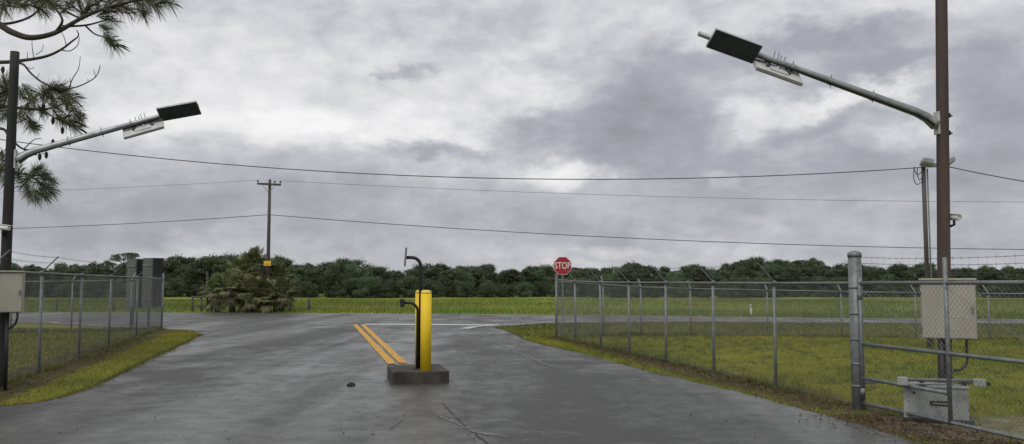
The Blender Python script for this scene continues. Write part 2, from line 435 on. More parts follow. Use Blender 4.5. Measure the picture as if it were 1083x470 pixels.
def ground_material():
    m = bpy.data.materials.new('lawn_and_soil'); m.use_nodes = True
    t = m.node_tree; n = t.nodes; l = t.links; b = n['Principled BSDF']
    b.inputs['Roughness'].default_value = 0.9; b.inputs['Specular IOR Level'].default_value = 0.2
    tcn = n.new('ShaderNodeTexCoord')
    def noise(scale, detail=6, rough=0.6):
        q = n.new('ShaderNodeTexNoise'); q.inputs['Scale'].default_value = scale; q.inputs['Detail'].default_value = detail
        q.inputs['Roughness'].default_value = rough; l.new(tcn.outputs['Object'], q.inputs['Vector']); return q.outputs['Fac']
    def ramp(src, stops):
        r = n.new('ShaderNodeValToRGB'); l.new(src, r.inputs[0])
        r.color_ramp.elements[0].position = stops[0][0]; r.color_ramp.elements[0].color = (*stops[0][1], 1)
        r.color_ramp.elements[1].position = stops[-1][0]; r.color_ramp.elements[1].color = (*stops[-1][1], 1)
        for p, c in stops[1:-1]:
            q = r.color_ramp.elements.new(p); q.color = (*c, 1)
        return r.outputs[0]
    def mix(f, a, c):
        q = n.new('ShaderNodeMix'); q.data_type = 'RGBA'; l.new(f, q.inputs['Factor']); l.new(a, q.inputs['A']); l.new(c, q.inputs['B'])
        return q.outputs['Result']
    def attr(nm):
        q = n.new('ShaderNodeAttribute'); q.attribute_name = nm; return q.outputs['Fac']
    def mth(op, a, c):
        q = n.new('ShaderNodeMath'); q.operation = op; q.use_clamp = True
        for i, v in enumerate((a, c)):
            if isinstance(v, (int, float)): q.inputs[i].default_value = v
            else: l.new(v, q.inputs[i])
        return q.outputs[0]
    lawn = ramp(noise(0.5, 8), [(0.33, (0.085, 0.105, 0.012)), (0.5, (0.145, 0.16, 0.018)), (0.66, (0.195, 0.182, 0.026))])
    pasture = ramp(noise(0.16, 8, 0.68), [(0.34, (0.075, 0.130, 0.020)), (0.5, (0.145, 0.185, 0.032)), (0.64, (0.25, 0.225, 0.065))])
    soil = ramp(noise(5, 8, 0.7), [(0.32, (0.018, 0.012, 0.009)), (0.5, (0.045, 0.028, 0.021)), (0.70, (0.11, 0.075, 0.056))])
    sandc = ramp(noise(4, 8, 0.75), [(0.30, (0.05, 0.033, 0.025)), (0.46, (0.14, 0.11, 0.085)), (0.66, (0.32, 0.28, 0.23))])
    c = mix(attr('pasture'), lawn, pasture)
    edge = noise(2.4, 6, 0.7)
    fd = mth('MULTIPLY', mth('SUBTRACT', mth('ADD', attr('dirt'), edge), 0.85), 5.0)
    c = mix(fd, c, soil)
    fs = mth('MULTIPLY', mth('SUBTRACT', mth('ADD', attr('sand'), edge), 0.85), 4.0)
    c = mix(fs, c, sandc)
    l.new(c, b.inputs['Base Color'])
    bp = n.new('ShaderNodeBump'); bp.inputs['Strength'].default_value = 0.7; bp.inputs['Distance'].default_value = 0.05
    l.new(noise(14, 6), bp.inputs['Height']); l.new(bp.outputs[0], b.inputs['Normal'])
    return m
gm = mesh_np('ground', verts, quads, ground_material(), 4)
gm.polygons.foreach_set('use_smooth', [True]*len(gm.polygons))
add_attr(gm, 'dirt', dirt); add_attr(gm, 'sand', sand); add_attr(gm, 'pasture', past)
ground = bpy.data.objects.new('ground', gm); col.objects.link(ground); setp(ground, kind='structure')

# ------------------------------------------------------------------ asphalt
def asphalt_material(name, tone, wet):
    m = bpy.data.materials.new(name); m.use_nodes = True
    t = m.node_tree; n = t.nodes; l = t.links; b = n['Principled BSDF']
    tcn = n.new('ShaderNodeTexCoord')
    def mapping(rot, sc):
        q = n.new('ShaderNodeMapping'); q.inputs['Rotation'].default_value = (0, 0, rot); q.inputs['Scale'].default_value = sc
        l.new(tcn.outputs['Object'], q.inputs[0]); return q.outputs[0]
    def noise(vec, scale, detail=6, rough=0.6, dist=0.0):
        q = n.new('ShaderNodeTexNoise'); q.inputs['Scale'].default_value = scale; q.inputs['Detail'].default_value = detail
        q.inputs['Roughness'].default_value = rough; q.inputs['Distortion'].default_value = dist
        l.new(vec, q.inputs['Vector']); return q.outputs['Fac']
    def mth(op, a, c, clamp=False):
        q = n.new('ShaderNodeMath'); q.operation = op; q.use_clamp = clamp
        for i, v in enumerate((a, c)):
            if isinstance(v, (int, float)): q.inputs[i].default_value = v
            else: l.new(v, q.inputs[i])
        return q.outputs[0]
    def rng_(v, a, c, lo, hi):
        q = n.new('ShaderNodeMapRange'); l.new(v, q.inputs['Value'])
        for k, x in zip(('From Min', 'From Max', 'To Min', 'To Max'), (a, c, lo, hi)): q.inputs[k].default_value = x
        return q.outputs[0]
    ang = -math.atan2(0.214, 1.0)
    along = mapping(ang, (1.0, 0.16, 1.0)); plain = mapping(0, (1, 1, 1))
    across = mapping(0.35, (1.0, 0.75, 1.0))
    tracks = noise(along, 0.75, 11, 0.70, 0.2)           # wheel paths, streaks of sky sheen painted pale
    puddle_sheen = noise(across, 0.62, 10, 0.62, 0.35)
    grain = noise(plain, 22, 5, 0.8)
    fine = noise(plain, 95, 3, 0.8)
    speck = noise(plain, 2.3, 8, 0.75)
    coarse = noise(plain, 7.0, 7, 0.85)
    where_ = rng_(noise(plain, 0.16, 3, 0.5), 0.42, 0.60, 0.0, 1.0)
    bands = noise(mapping(ang, (1.0, 0.05, 1.0)), 0.42, 4, 0.5, 0.3)
    v = mth('ADD', mth('MULTIPLY', tracks, 0.30), mth('MULTIPLY', bands, 0.42))
    v = mth('ADD', v, mth('ADD', 0.14, mth('MULTIPLY', mth('MULTIPLY', mth('SUBTRACT', puddle_sheen, 0.5), where_), 0.75)))
    v = mth('ADD', v, mth('MULTIPLY', mth('SUBTRACT', speck, 0.5), 0.30))
    pale = rng_(v, 0.43, 0.62, 0.0, 1.0)  # worn bands, plus wet sky reflection painted as paler base colour
    r = n.new('ShaderNodeValToRGB'); l.new(pale, r.inputs[0])
    r.color_ramp.elements[0].color = (tone[0]*0.86, tone[0]*0.88, tone[0]*0.78, 1); r.color_ramp.elements[1].color = (tone[1], tone[1]*1.03, tone[1]*0.93, 1)
    g = mth('ADD', mth('MULTIPLY', grain, 0.7), mth('ADD', mth('MULTIPLY', fine, 0.4), mth('MULTIPLY', coarse, 0.7)))
    gmul = rng_(g, 0.66, 1.14, 0.30, 1.70)
    mm = n.new('ShaderNodeMix'); mm.data_type = 'RGBA'; mm.blend_type = 'MULTIPLY'; mm.inputs['Factor'].default_value = 1
    l.new(r.outputs[0], mm.inputs['A']); l.new(gmul, mm.inputs['B'])
    l.new(mm.outputs['Result'], b.inputs['Base Color'])
    # water film: smoother where the wear and painted pale sheen lie
    l.new(rng_(pale, 0.0, 1.0, wet[0], wet[1]), b.inputs['Roughness'])
    b.inputs['Specular IOR Level'].default_value = 0.5
    bp = n.new('ShaderNodeBump'); bp.inputs['Strength'].default_value = 0.4; bp.inputs['Distance'].default_value = 0.010
    l.new(g, bp.inputs['Height']); l.new(bp.outputs[0], b.inputs['Normal'])
    return m
M['drive'] = asphalt_material('wet_driveway_asphalt', (0.040, 0.076), (0.60, 0.24))
M['road'] = asphalt_material('wet_road_asphalt', (0.041, 0.074), (0.58, 0.32))
def flat_poly(name, ring, z, m):
    from mathutils.geometry import delaunay_2d_cdt
    pts = [Vector((p.x, p.y)) for p in ring]; n = len(pts)
    vo, eo, fo, _, _, _ = delaunay_2d_cdt(pts, [(i, (i+1) % n) for i in range(n)], [], 2, 1e-5)
    fs = []
    P2 = [Vector((v.x, v.y)) for v in vo]
    for f in fo:
        c = (P2[f[0]]+P2[f[1]]+P2[f[2]])/3
        if bool(inpoly(np.array([c.x]), np.array([c.y]), pts)[0]): fs.append(tuple(f))
    me = bpy.data.meshes.new(name); me.from_pydata([(v.x, v.y, z) for v in vo], [], fs); me.update()
    if me.polygons[0].normal.z < 0: me.flip_normals()
    me.materials.append(m)
    o = bpy.data.objects.new(name, me); col.objects.link(o); return o
def jag(pts, amp, step=0.18):
    out = []
    for a, b in zip(pts[:-1], pts[1:]):
        k = max(1, int((b-a).length/step)); k = min(k, 60)
        for i in range(k):
            p = a.lerp(b, i/k); out.append(p + Vector((random.uniform(-amp, amp), random.uniform(-amp, amp), 0)))
    out.append(pts[-1]); return out
drive_ring = [G(212, 354)] + jag(dl[1:], 0.035) + [Vector((-20, -30, 0)), Vector((14, -30, 0))] + jag(dr[::-1], 0.035) + \
             [Vector((-1.0, 40.5, 0)), Vector((-6, 41.5, 0)), Vector((-11.5, 38, 0)), G(198, 346)]
driveway = setp(flat_poly('driveway', drive_ring, 0.010, M['drive']), kind='structure')
road_ring = jag(smooth_poly(near_edge[:-1]), 0.03, 0.5) + [G(230, 350.6), G(300, 349.5), G(380, 348), G(470, 347.2)] + jag(n2, 0.03, 0.5) + fe[::-1]
road = setp(flat_poly('road', road_ring, 0.014, M['road']), kind='structure')

def ribbon(name, pts, w, z, m, parent, jit=0.0):
    pts = [Vector((p.x, p.y, z)) for p in pts]; L = []; Rr = []
    for i, p in enumerate(pts):
        d = (pts[min(i+1, len(pts)-1)]-pts[max(i-1, 0)]); d.z = 0; d.normalize(); s = Vector((-d.y, d.x, 0))
        ww = w[i] if isinstance(w, (list, tuple)) else w
        a = ww/2*(1+random.uniform(-jit, jit)); c = ww/2*(1+random.uniform(-jit, jit))
        L.append(p+s*a); Rr.append(p-s*c)
    return MB().strip(L, Rr).build(name, m, parent)
def sub(a, b, n): return [a.lerp(b, i/n) for i in range(n+1)]
# double yellow line, in front of the island
ya = [G(375.5, 344), G(388, 357.5), G(401.5, 372), G(414.5, 386)]; yb = [G(383.5, 344), G(397.5, 357.5), G(412, 371.5), G(426.5, 385)]
ribbon('yellow_line', smooth_poly(ya, 10), 0.18, 0.024, M['ypaint'], driveway, 0.08)
ribbon('yellow_line', smooth_poly(yb, 10), 0.18, 0.024, M['ypaint'], driveway, 0.08)
ribbon('stop_line', jag([G(385, 343.6), G(455, 344.0), G(527, 344.4)], 0.01, 0.4), 1.05, 0.0245, M['wpaint'], road, 0.1)
ribbon('edge_line', smooth_poly([G(491, 348.6), G(497, 347.2), G(506, 346.0), G(522, 345.0), G(545, 343.9), G(570, 342.4), G(600, 341.3), G(680, 340.4), G(760, 340.3), G(890, 341.0), G(1083, 342.0)], 6),
       [0.42]*12 + [0.26]*200, 0.029, M['wpaint'], road, 0.12)
ribbon('edge_line', smooth_poly([Vector((-45, 41.0, 0)), G(5, 341.2), G(60, 342.7), G(110, 345.2), G(160, 347.3), G(190, 348.7), G(226, 350.3)], 6),
       0.16, 0.0265, M['wpaint'], road, 0.12)
ribbon('edge_line', [p - Vector((0, 0.45, 0)) for p in fe], 0.15, 0.0250, M['wpaint'], road, 0.08)
# worn lane line and crack / scuff marks on the driveway
ribbon('worn_line', jag([G(522, 362.5), G(541, 370)], 0.01), 0.10, 0.0215, M['wworn'], driveway, 0.3)
ribbon('worn_line', jag([G(541, 371), G(556, 378), G(585, 389)], 0.015), 0.10, 0.0195, M['wworn'], driveway, 0.6)
ribbon('scuff_mark', jag([G(452, 434), G(468, 443), G(486, 450.5), G(500, 457)], 0.008, 0.08), [0.02]*8 + [0.05]*200, 0.0175, M['wworn'], driveway, 0.5)
ribbon('scuff_mark', jag([G(500, 457), G(518, 461), G(538, 464)], 0.01, 0.08), [0.09]*8 + [0.04]*200, 0.0170, M['wworn'], driveway, 0.5)
ribbon('crack', jag([G(468, 428), G(478, 438), G(490, 450), G(506, 463), G(522, 475)], 0.012, 0.06), 0.022, 0.0165, M['crack'], driveway, 0.6)
ribbon('scuff_mark', jag([G(428, 436), G(424, 446), G(412, 455)], 0.008, 0.08), 0.03, 0.0180, M['wworn'], driveway, 0.5)

# ------------------------------------------------------------------ chain-link fences
def fabric(mb, a, b, zb, zt, r=0.0017, pitch=0.0707):
    """woven wire between two ground points: every wire a thin prism running diagonally"""
    d = Vector((b.x-a.x, b.y-a.y, 0)); L = d.length; d.normalize(); Hh = zt-zb
    nrm = Vector((-d.y, d.x, 0))
    k = -Hh
    while k < L + Hh:
        for sgn in (1, -1):
            # line: s = k + sgn*h  (slope one)
            h0, h1 = 0.0, Hh
            if sgn > 0: lo, hi = max(h0, -k), min(h1, L-k)
            else: lo, hi = max(h0, k-L), min(h1, k)
            if hi - lo > 0.02:
                p0 = a + d*(k+sgn*lo) + Vector((0, 0, zb+lo)) + nrm*(0.002*sgn)
                p1 = a + d*(k+sgn*hi) + Vector((0, 0, zb+hi)) + nrm*(0.002*sgn)
                mb.tube([p0, p1], r, 3, cap=False)
        k += pitch
def barbed(mb, p, q, r=0.0028, barbs=True):
    L = (q-p).length; sag = 0.006*L
    pts = [p.lerp(q, t/6) - Vector((0, 0, sag*4*(t/6)*(1-t/6))) for t in range(7)]
    mb.tube(pts, r, 4)
    if barbs:
        n = int(L/0.125)
        for i in range(1, n):
            t = i/n; c = p.lerp(q, t) - Vector((0, 0, sag*4*t*(1-t)))
            u = Vector((random.uniform(-.4, .4), random.uniform(-.4, .4), random.choice((-1, 1)))).normalized()*0.022
            mb.tube([c-u, c+u], 0.0018, 3, cap=False)

def chain_fence(name, label, posts, h, arm_dir, r_post=0.03, first_post=True, last_post=True, hs=None, arm=0.42, wires=True, end_r=0.04):
    root = thing(name, label, 'fence', (posts[0].x, posts[0].y, 0), 'chain link fences of the gate')
    n = len(posts)
    tops = []
    for i, p in enumerate(posts):
        hh = h if hs is None else hs[i]
        ends = i in (0, n-1)
        ln = Vector((random.uniform(-.012, .012), random.uniform(-.012, .012), 0))
        if (i == 0 and not first_post) or (i == n-1 and not last_post):
            tops.append(p + Vector((0, 0, hh))); continue
        rr = end_r if ends else r_post
        top = p + ln*hh + Vector((0, 0, hh + (0.16 if ends else 0.0)))
        po = MB().tube([p - Vector((0, 0, 0.3)), top], rr, 10).build('post', M['galv'], root, smooth='auto')
        tops.append(p + ln*hh + Vector((0, 0, hh)))
        if ends:
            MB().tube([top, top+Vector((0, 0, 0.02)), top+Vector((0, 0, 0.045))], [rr+0.006, rr+0.006, 0.012], 10).build('post_cap', M['galv'], po, smooth='auto')
        else:
            MB().tube([top-Vector((0, 0, .05)), top+Vector((0, 0, .02)), top+Vector((0, 0, 0.045))], [rr+0.006, rr+0.006, rr], 10).build('post_cap', M['galv'], po, smooth='auto')
            e0 = top + Vector((0, 0, 0.02)); e1 = e0 + (arm_dir*0.68 + Vector((0, 0, 0.73)))*arm
            u = (e1-e0).normalized(); s = arm_dir.cross(Vector((0, 0, 1))).normalized()
            MB().quadbox((e0+e1)/2, u*(e1-e0).length/2, s*0.022, u.cross(s)*0.008).build('barbed_wire_arm', M['galv'], po)
    for i in range(n-1):
        a, b = tops[i], tops[i+1]
        MB().tube([a, b], 0.021, 8).build('top_rail', M['galv'], root, smooth='auto')
        for hgt in (0.3, 0.95, 1.5): pass
    fb = MB()
    for i in range(n-1): fabric(fb, posts[i], posts[i+1], 0.05, min(tops[i].z, tops[i+1].z)-0.0)
    o = fb.build('chain_link_mesh', M['wire'], root); o['kind'] = 'stuff'
    MB().tube([p + Vector((0, 0, 0.07)) for p in posts], 0.004, 4).build('tension_wire', M['wire'], root)
    if wires:
        for t in (0.3, 0.65, 1.0):
            bw = MB()
            for i in range(n-1):
                o0 = (arm_dir*0.68 + Vector((0, 0, 0.73)))*arm*t
                a = tops[i] + o0; b = tops[i+1] + o0
                if i == 0: a = posts[0] + Vector((0, 0, tops[0].z + 0.05 + 0.06*t))
                if i == n-2 and True: b = posts[-1] + Vector((0, 0, tops[-1].z + 0.06 + 0.10*t))
                barbed(bw, a, b, barbs=(posts[i].y < 22))
            bw.build('barbed_wire', M['barb'], root)
    return root
chain_fence('chain_link_fence', 'right chain link fence along the driveway from stop sign to thick gate post', RIGHT_FENCE, 1.72, -PX,
            last_post=False, hs=[1.86, 1.80, 1.76, 1.75, 1.74, 1.73, 1.72, 1.72])
chain_fence('chain_link_fence', 'lower chain link fence running right beside the road behind the lawn', REAR_RIGHT, 1.60, Vector((-0.15, 1, 0)).normalized(),
            r_post=0.026, first_post=False, hs=[1.80, 1.70, 1.62, 1.56, 1.52, 1.47, 1.44, 1.42, 1.42, 1.42], arm=0.34)
chain_fence('chain_link_fence', 'left chain link fence along the driveway beside the dark pole', LEFT_FENCE, 1.86, PX, hs=[1.93, 1.93, 1.92, 1.92, 1.92, 1.92, 1.92])
chain_fence('chain_link_fence', 'rear left chain link fence beside the road before two sign cabinets', REAR_LEFT, 1.86, Vector((0.1, 1, 0)).normalized(),
            r_post=0.028, first_post=False, hs=[1.90, 1.86, 1.82, 1.80, 1.78, 1.78], arm=0.34)

# ------------------------------------------------------------------ gate post and swing gate
gp = thing('gate_post', 'thick galvanised gate post where the right fence meets the swing gate', 'post', POST_R)
ptop = POST_R + Vector((0.0, 0, 2.11))
shaft = MB().tube([POST_R - Vector((0, 0, 0.4)), ptop], 0.088, 20).build('shaft', M['galv'], gp, smooth='auto')
MB().tube([ptop - Vector((0, 0, .03)), ptop + Vector((0, 0, .015)), ptop + Vector((0, 0, 0.04)), ptop + Vector((0, 0, 0.055))], [0.095, 0.095, 0.07, 0.02], 20).build('cap', M['galv'], gp, smooth='auto')
for z in (0.32, 0.62, 0.95, 1.3, 1.66):
    MB().tube([POST_R + Vector((0, 0, z-.014)), POST_R + Vector((0, 0, z+.014))], 0.093, 20).build('tension_band', M['galv'], gp, smooth='auto')
MB().box(POST_R + Vector((0.16, -0.02, 0.36)), (0.18, 0.03, 0.04)).build('latch_bracket', M['galv'], gp)

GD = -AX*1.0                                     # the gate stands open towards the camera
G0 = POST_R + PX*(-0.02) + GD*0.13
gl = 3.9
gate = thing('swing_gate', 'galvanised tube swing gate standing open in front of the beige cabinet', 'gate', (G0.x, G0.y, 0))
def gpt(s, z): return G0 + GD*s + Vector((0, 0, z))
for z, s1 in ((1.72, gl), (0.895, gl), (0.10, gl), (0.435, 1.64)):
    MB().tube([gpt(0, z), gpt(s1, z)], 0.024, 10).build('rail', M['galv'], gate, smooth='auto')
for s, zt, rr in ((0.0, 1.80, 0.026), (1.66, 2.02, 0.026), (3.25, 2.02, 0.024), (gl, 2.02, 0.026)):
    MB().tube([gpt(s, 0.07), gpt(s, zt)], rr, 10).build('stile', M['galv'], gate, smooth='auto')
for (s0, z0, s1, z1) in ((0.0, 1.66, 1.55, 0.92), (1.62, 1.70, 3.2, 0.92)):
    o = PX*(-0.02)
    MB().tube([gpt(s0, z0)+o, gpt(s1, z1)+o], 0.0035, 6).build('truss_rod', M['galv'], gate)
fb = MB(); fabric(fb, gpt(0, 0), gpt(gl, 0), 0.10, 1.72, r=0.0018)
fo = fb.build('chain_link_mesh', M['wire'], gate); fo['kind'] = 'stuff'
for z in (0.25, 1.55):
    MB().tube([gpt(0, z-.05), gpt(0, z+.05)], 0.034, 10).build('hinge', M['galv'], gate, smooth='auto')
    MB().box(gpt(-0.06, z), (0.03, 0.1, 0.05), math.atan2(-GD.x, GD.y)).build('hinge', M['galv'], gate)
for z, zz in ((2.01, 2.08), (1.93, 2.0), (1.84, 1.9)):
    bw = MB(); barbed(bw, gpt(-0.1, zz), gpt(1.66, z)); barbed(bw, gpt(1.66, z), gpt(3.25, z)); barbed(bw, gpt(3.25, z), gpt(gl, z))
    bw.build('barbed_wire', M['barb'], gate)

# ------------------------------------------------------------------ poles with antenna arms
def antenna_pole(name, label, base, top, r0, r1, wood):
    root = thing(name, label, 'pole', base)
    n = 14; pts = [base.lerp(top, i/n) for i in range(n+1)]; pts[0] = pts[0] - Vector((0, 0, 0.5))
    MB().tube(pts, [r0+(r1-r0)*i/n for i in range(n+1)], 16).build('shaft', wood, root, smooth='auto')
    return root
def u_bolt(mb, c, d, u, s):
    """two thin threaded legs rising from c"""
    for k in (-1, 1):
        mb.tube([c + d*(0.03*k) - u*0.02, c + d*(0.03*k) + u*s], 0.005, 5)

def antenna_arm(label, root_pt, tip, side, group, dn):
    """tapered arm from the pole with two flat antenna panels; side = unit vector towards the camera across the arm"""
    arm = thing('antenna_arm', label, 'antenna arm', root_pt, group)
    d = (tip-root_pt).normalized(); L = (tip-root_pt).length
    up = (Vector((0, 0, 1)) - d*d.z).normalized()
    # elbow: the arm leaves the pole flange steeply and bends out
    pts = [root_pt + Vector((0, 0, -0.085)) + d*0.02, root_pt + d*0.07 + Vector((0, 0, -0.06)), root_pt + d*0.16 + Vector((0, 0, -0.022)), root_pt + d*0.32]
    pts += [root_pt + d*(0.32 + (L-0.32)*t) for t in (0.25, 0.5, 0.75, 1.0)]
    MB().tube(pts, [0.075, 0.072, 0.066, 0.060, 0.052, 0.045, 0.038, 0.032], 14).build('arm_tube', M['alu'], arm, smooth='auto')
    # cable conduit strapped under the near side
    off = side*0.05 - up*0.045
    cp = [p + off*(1.25 - 0.06*i) for i, p in enumerate(pts[1:-1])]
    MB().tube(cp, 0.016, 8).build('conduit', M['steeldark'], arm, smooth='auto')
    for t in (0.28, 0.46, 0.62):
        c = root_pt + d*L*t
        MB().tube([c - d*0.012, c + d*0.012], 0.068 - 0.028*t, 14).build('strap', M['alu'], arm, smooth='auto')
        MB().tube([c + up*0.04, c + up*0.085], 0.006, 5).build('strap_bolt', M['steeldark'], arm)
        MB().tube([c - up*0.05 + side*0.03, c - up*0.095 + side*0.03], 0.006, 5).build('strap_bolt', M['steeldark'], arm)
    # flange plate at the pole
    MB().quadbox(root_pt - d*0.005 + Vector((0, 0, -0.05)), Vector((d.x, d.y, 0)).normalized()*0.015, Vector((-d.y, d.x, 0)).normalized()*0.05, Vector((0, 0, 0.155))).build('flange', M['antwhite'], arm, bevel=0.004)
    # antennas
    Lp, Hp, Tp = 0.67, 0.275, 0.045
    def panel(c0, nrm, dn_in, face_mat_front, dpan):
        """c0: middle of the upper edge; nrm: radiating side; dn_in: in-plane downward"""
        c = c0 + dn_in*Hp/2
        shell = MB().quadbox(c - nrm*Tp/2, dpan*Lp/2, dn_in*Hp/2, nrm*Tp/2).build('antenna_panel', M['antwhite'], arm, bevel=0.004)
        MB().quadbox(c + nrm*0.004, dpan*(Lp/2-0.006), dn_in*(Hp/2-0.006), nrm*0.004).build('radome', M['antface'], shell)
        return c, shell
    tilt = R(46)
    # outer panel looks down towards the camera side
    n1_ = side*math.cos(tilt) - up*math.sin(tilt); d1 = -side*math.sin(tilt) - up*math.cos(tilt)
    co = root_pt + d*(L - 0.10 - dn[0] - Lp/2) + side*0.15 + up*(0.05 + dn[1])
    c, sh = panel(co, n1_, d1, None, (d + up*dn[2]).normalized())
    b = MB(); cc = root_pt + d*(L - 0.10 - dn[0] - Lp/2)
    u_bolt(b, cc + d*0.06, d, up, 0.13); u_bolt(b, cc - d*0.06, d, up, 0.10)
    b.build('u_bolt', M['steeldark'], arm)
    MB().quadbox(cc + up*0.045 + side*0.0, d*0.10, side*0.045, up*0.008).build('bracket', M['antwhite'], arm)
    # inner panel looks down and away from the camera; its pale back and brackets show
    s2 = -side; t2 = R(46)
    n2_ = s2*math.cos(t2) - up*math.sin(t2); d2 = -s2*math.sin(t2) - up*math.cos(t2)
    ci = root_pt + d*(L - 0.10 - dn[0] - Lp - 0.04 - dn[3] - Lp/2) - up*0.06 + s2*0.075
    c, sh = panel(ci, n2_, d2, None, (d + up*dn[4]).normalized())
    ca = root_pt + d*(L - 0.10 - dn[0] - Lp - 0.04 - dn[3] - Lp/2)
    for k in (-0.16, 0.02, 0.17):
        q = c - n2_*(Tp) + d*k
        b = MB(); b.tube([ca + d*k*0.75 - up*0.03, ca + d*k*0.75 - up*0.09 + side*0.05, q + d2*0.02, q + n2_*0.0], [0.012, 0.013, 0.012, 0.022], 7)
        b.build('bracket', M['steeldark'] if abs(k) > 0.1 else M['antwhite'], arm, smooth='auto')
    MB().quadbox(c - n2_*(Tp+0.006), d*0.13, d2*0.07, n2_*0.006).build('mounting_plate', M['antwhite'], arm)
    b = MB(); u_bolt(b, ca + d*0.05, d, up, 0.13); u_bolt(b, ca - d*0.05, d, up, 0.10); b.build('u_bolt', M['steeldark'], arm)
    MB().tube([ca + d*(Lp/2+0.15) - up*0.04 + side*.03, ca + d*(Lp/2) - up*0.09 + side*.04, ca + d*0.1 - up*0.05 + side*.04], 0.007, 5).build('lead_cable', M['steeldark'], arm, smooth=True)
    return arm

# right pole (leans a little)
RP = Vector((5.70, 11.35, 0)); RT = P(995, -70, 11.45)
right_pole = antenna_pole('wooden_pole', 'tall reddish brown wooden pole behind the beige cabinet at right', RP, RT, 0.086, 0.074, M['polewood'])
zf = P(989, 129, 11.35).z + 0.04
def on_right_pole(z): t = z/RT.z; return RP.lerp(RT, t)
ad = (-PX*1.0)
ra = on_right_pole(zf) + ad*0.095
rt = Vector((ra.x, ra.y, 0)) + ad*3.44; rt.z = 4.90
antenna_arm('antenna arm on the reddish pole reaching left with two flat panels', ra, rt, -AX, 'antenna arms over the driveway', (0.06, 0.02, 0.0, -0.05, 0.0))
for z in (zf+0.06, zf-0.18):
    c = on_right_pole(z)
    MB().tube([c + PX*0.05, c + PX*0.15], 0.011, 6).build('through_bolt', M['steeldark'], right_pole)
    MB().box(c + PX*0.095, (0.02, 0.06, 0.06), math.atan2(PX.y, PX.x)).build('square_washer', M['steeldark'], right_pole)
# left pole
LPb = Vector((-8.32, 14.0, 0)); LT = P(15.8, 55, 14.0); LT = Vector((LPb.x + (LT.x-LPb.x)*1.0, 14.0, LT.z))
left_pole = antenna_pole('wooden_pole', 'dark wooden pole with sawn top at the left edge below pine branches', LPb, LT, 0.088, 0.070, M['darkwood'])
def on_left_pole(z): t = z/LT.z; return LPb.lerp(LT, t)
zl = P(24, 165, 14.0).z
la = on_left_pole(zl) + PX*0.085
lt = Vector((la.x, la.y, 0)) + PX*2.85; lt.z = P(212, 112, 14.64).z + 0.0
antenna_arm('antenna arm on the dark left pole reaching right with two flat panels', la, lt, -AX, 'antenna arms over the driveway', (-0.10, 0.02, -0.10, -0.07, 0.0))

# small security cameras on both poles
def bullet_camera(label, c, d, pole_pt):
    t = thing('security_camera', label, 'camera', pole_pt, 'security cameras on the poles')
    MB().tube([c - d*0.11, c - d*0.10, c + d*0.10, c + d*0.115], [0.03, 0.042, 0.042, 0.036], 14).build('housing', M['camwhite'], t, smooth='auto')
    MB().quadbox(c + d*0.02 + Vector((0, 0, 0.045)), d*0.13, d.cross(Vector((0, 0, 1)))*0.045, Vector((0, 0, 0.006))).build('sunshield', M['camwhite'], t)
    MB().tube([c - Vector((0, 0, 0.03)), c - Vector((0, 0, 0.10)) , pole_pt - Vector((0, 0, 0.12))], 0.018, 8).build('bracket', M['steeldark'], t, smooth='auto')
    return t
pc = on_left_pole(P(10, 241, 13.9).z); pc2 = pc + Vector((0.02, -0.16, 0))
bullet_camera('white bullet camera strapped across the dark left pole', pc2, Vector((1, -0.1, -0.12)).normalized(), pc + Vector((0, -0.085, 0)))
pc = on_right_pole(P(1004, 230, 11.35).z); pc2 = pc + Vector((0.115, -0.05, 0))
bullet_camera('white round camera on the right side of the reddish pole', pc2, Vector((0.15, -1, -0.1)).normalized(), pc + Vector((0.075, -0.02, 0)))

# ------------------------------------------------------------------ cabinets
def cabinet(label, c, w, h, dp, rz, group, stencil=False):
    t = thing('equipment_cabinet', label, 'cabinet', c, group)
    ux = Vector((math.cos(rz), math.sin(rz), 0)); uy = Vector((-math.sin(rz), math.cos(rz), 0)); uz = Vector((0, 0, 1))
    body = MB().quadbox(c, ux*w/2, uy*dp/2, uz*h/2).build('body', M['beige'], t, bevel=0.006)
    f = c - uy*(dp/2+0.012)
    door = MB().quadbox(f, ux*(w/2-0.012), uy*0.012, uz*(h/2-0.012)).build('door', M['beige'], t, bevel=0.005)
    MB().quadbox(c + uz*(h/2+0.012) - uy*0.02, ux*(w/2+0.012), uy*(dp/2+0.03), uz*0.012).build('rain_lip', M['beige'], t, bevel=0.004)
    for k in (-0.3, 0.3):
        MB().tube([f - ux*(w/2-0.005) - uy*0.005 + uz*(h*k-0.04), f - ux*(w/2-0.005) - uy*0.005 + uz*(h*k+0.04)], 0.011, 8).build('hinge', M['galv'], t, smooth='auto')
    MB().quadbox(f + ux*(w/2-0.045) - uy*0.02, ux*0.012, uy*0.012, uz*0.04).build('latch', M['galv'], t, bevel=0.003)
    for k in (-0.33, 0.33):
        MB().quadbox(c + uy*(dp/2+0.02) + uz*h*k, ux*w*0.42, uy*0.02, uz*0.02).build('mounting_channel', M['galv'], t)
    if stencil:
        cu = bpy.data.curves.new('lettering', 'FONT'); cu.body = '777'; cu.size = 0.19; cu.extrude = 0.0015; cu.align_x = 'CENTER'; cu.space_character = 1.1
        tmp = bpy.data.objects.new('lettering_curve', cu); col.objects.link(tmp)
        dg = bpy.context.evaluated_depsgraph_get(); me = bpy.data.meshes.new_from_object(tmp.evaluated_get(dg))
        bpy.data.objects.remove(tmp); me.materials.append(M['emboss'])
        o = bpy.data.objects.new('lettering', me); col.objects.link(o); o.parent = t
        o.matrix_local = Matrix.Translation(f - uy*0.0145 + ux*0.09 - uz*0.22 - c) @ Matrix.Rotation(rz, 4, 'Z') @ Matrix.Rotation(R(90), 4, 'X')
        MB().quadbox(f - uy*0.0135 + ux*0.09 - uz*0.265, ux*0.12, uy*0.0015, uz*0.005).build('underline', M['emboss'], t)
    return t
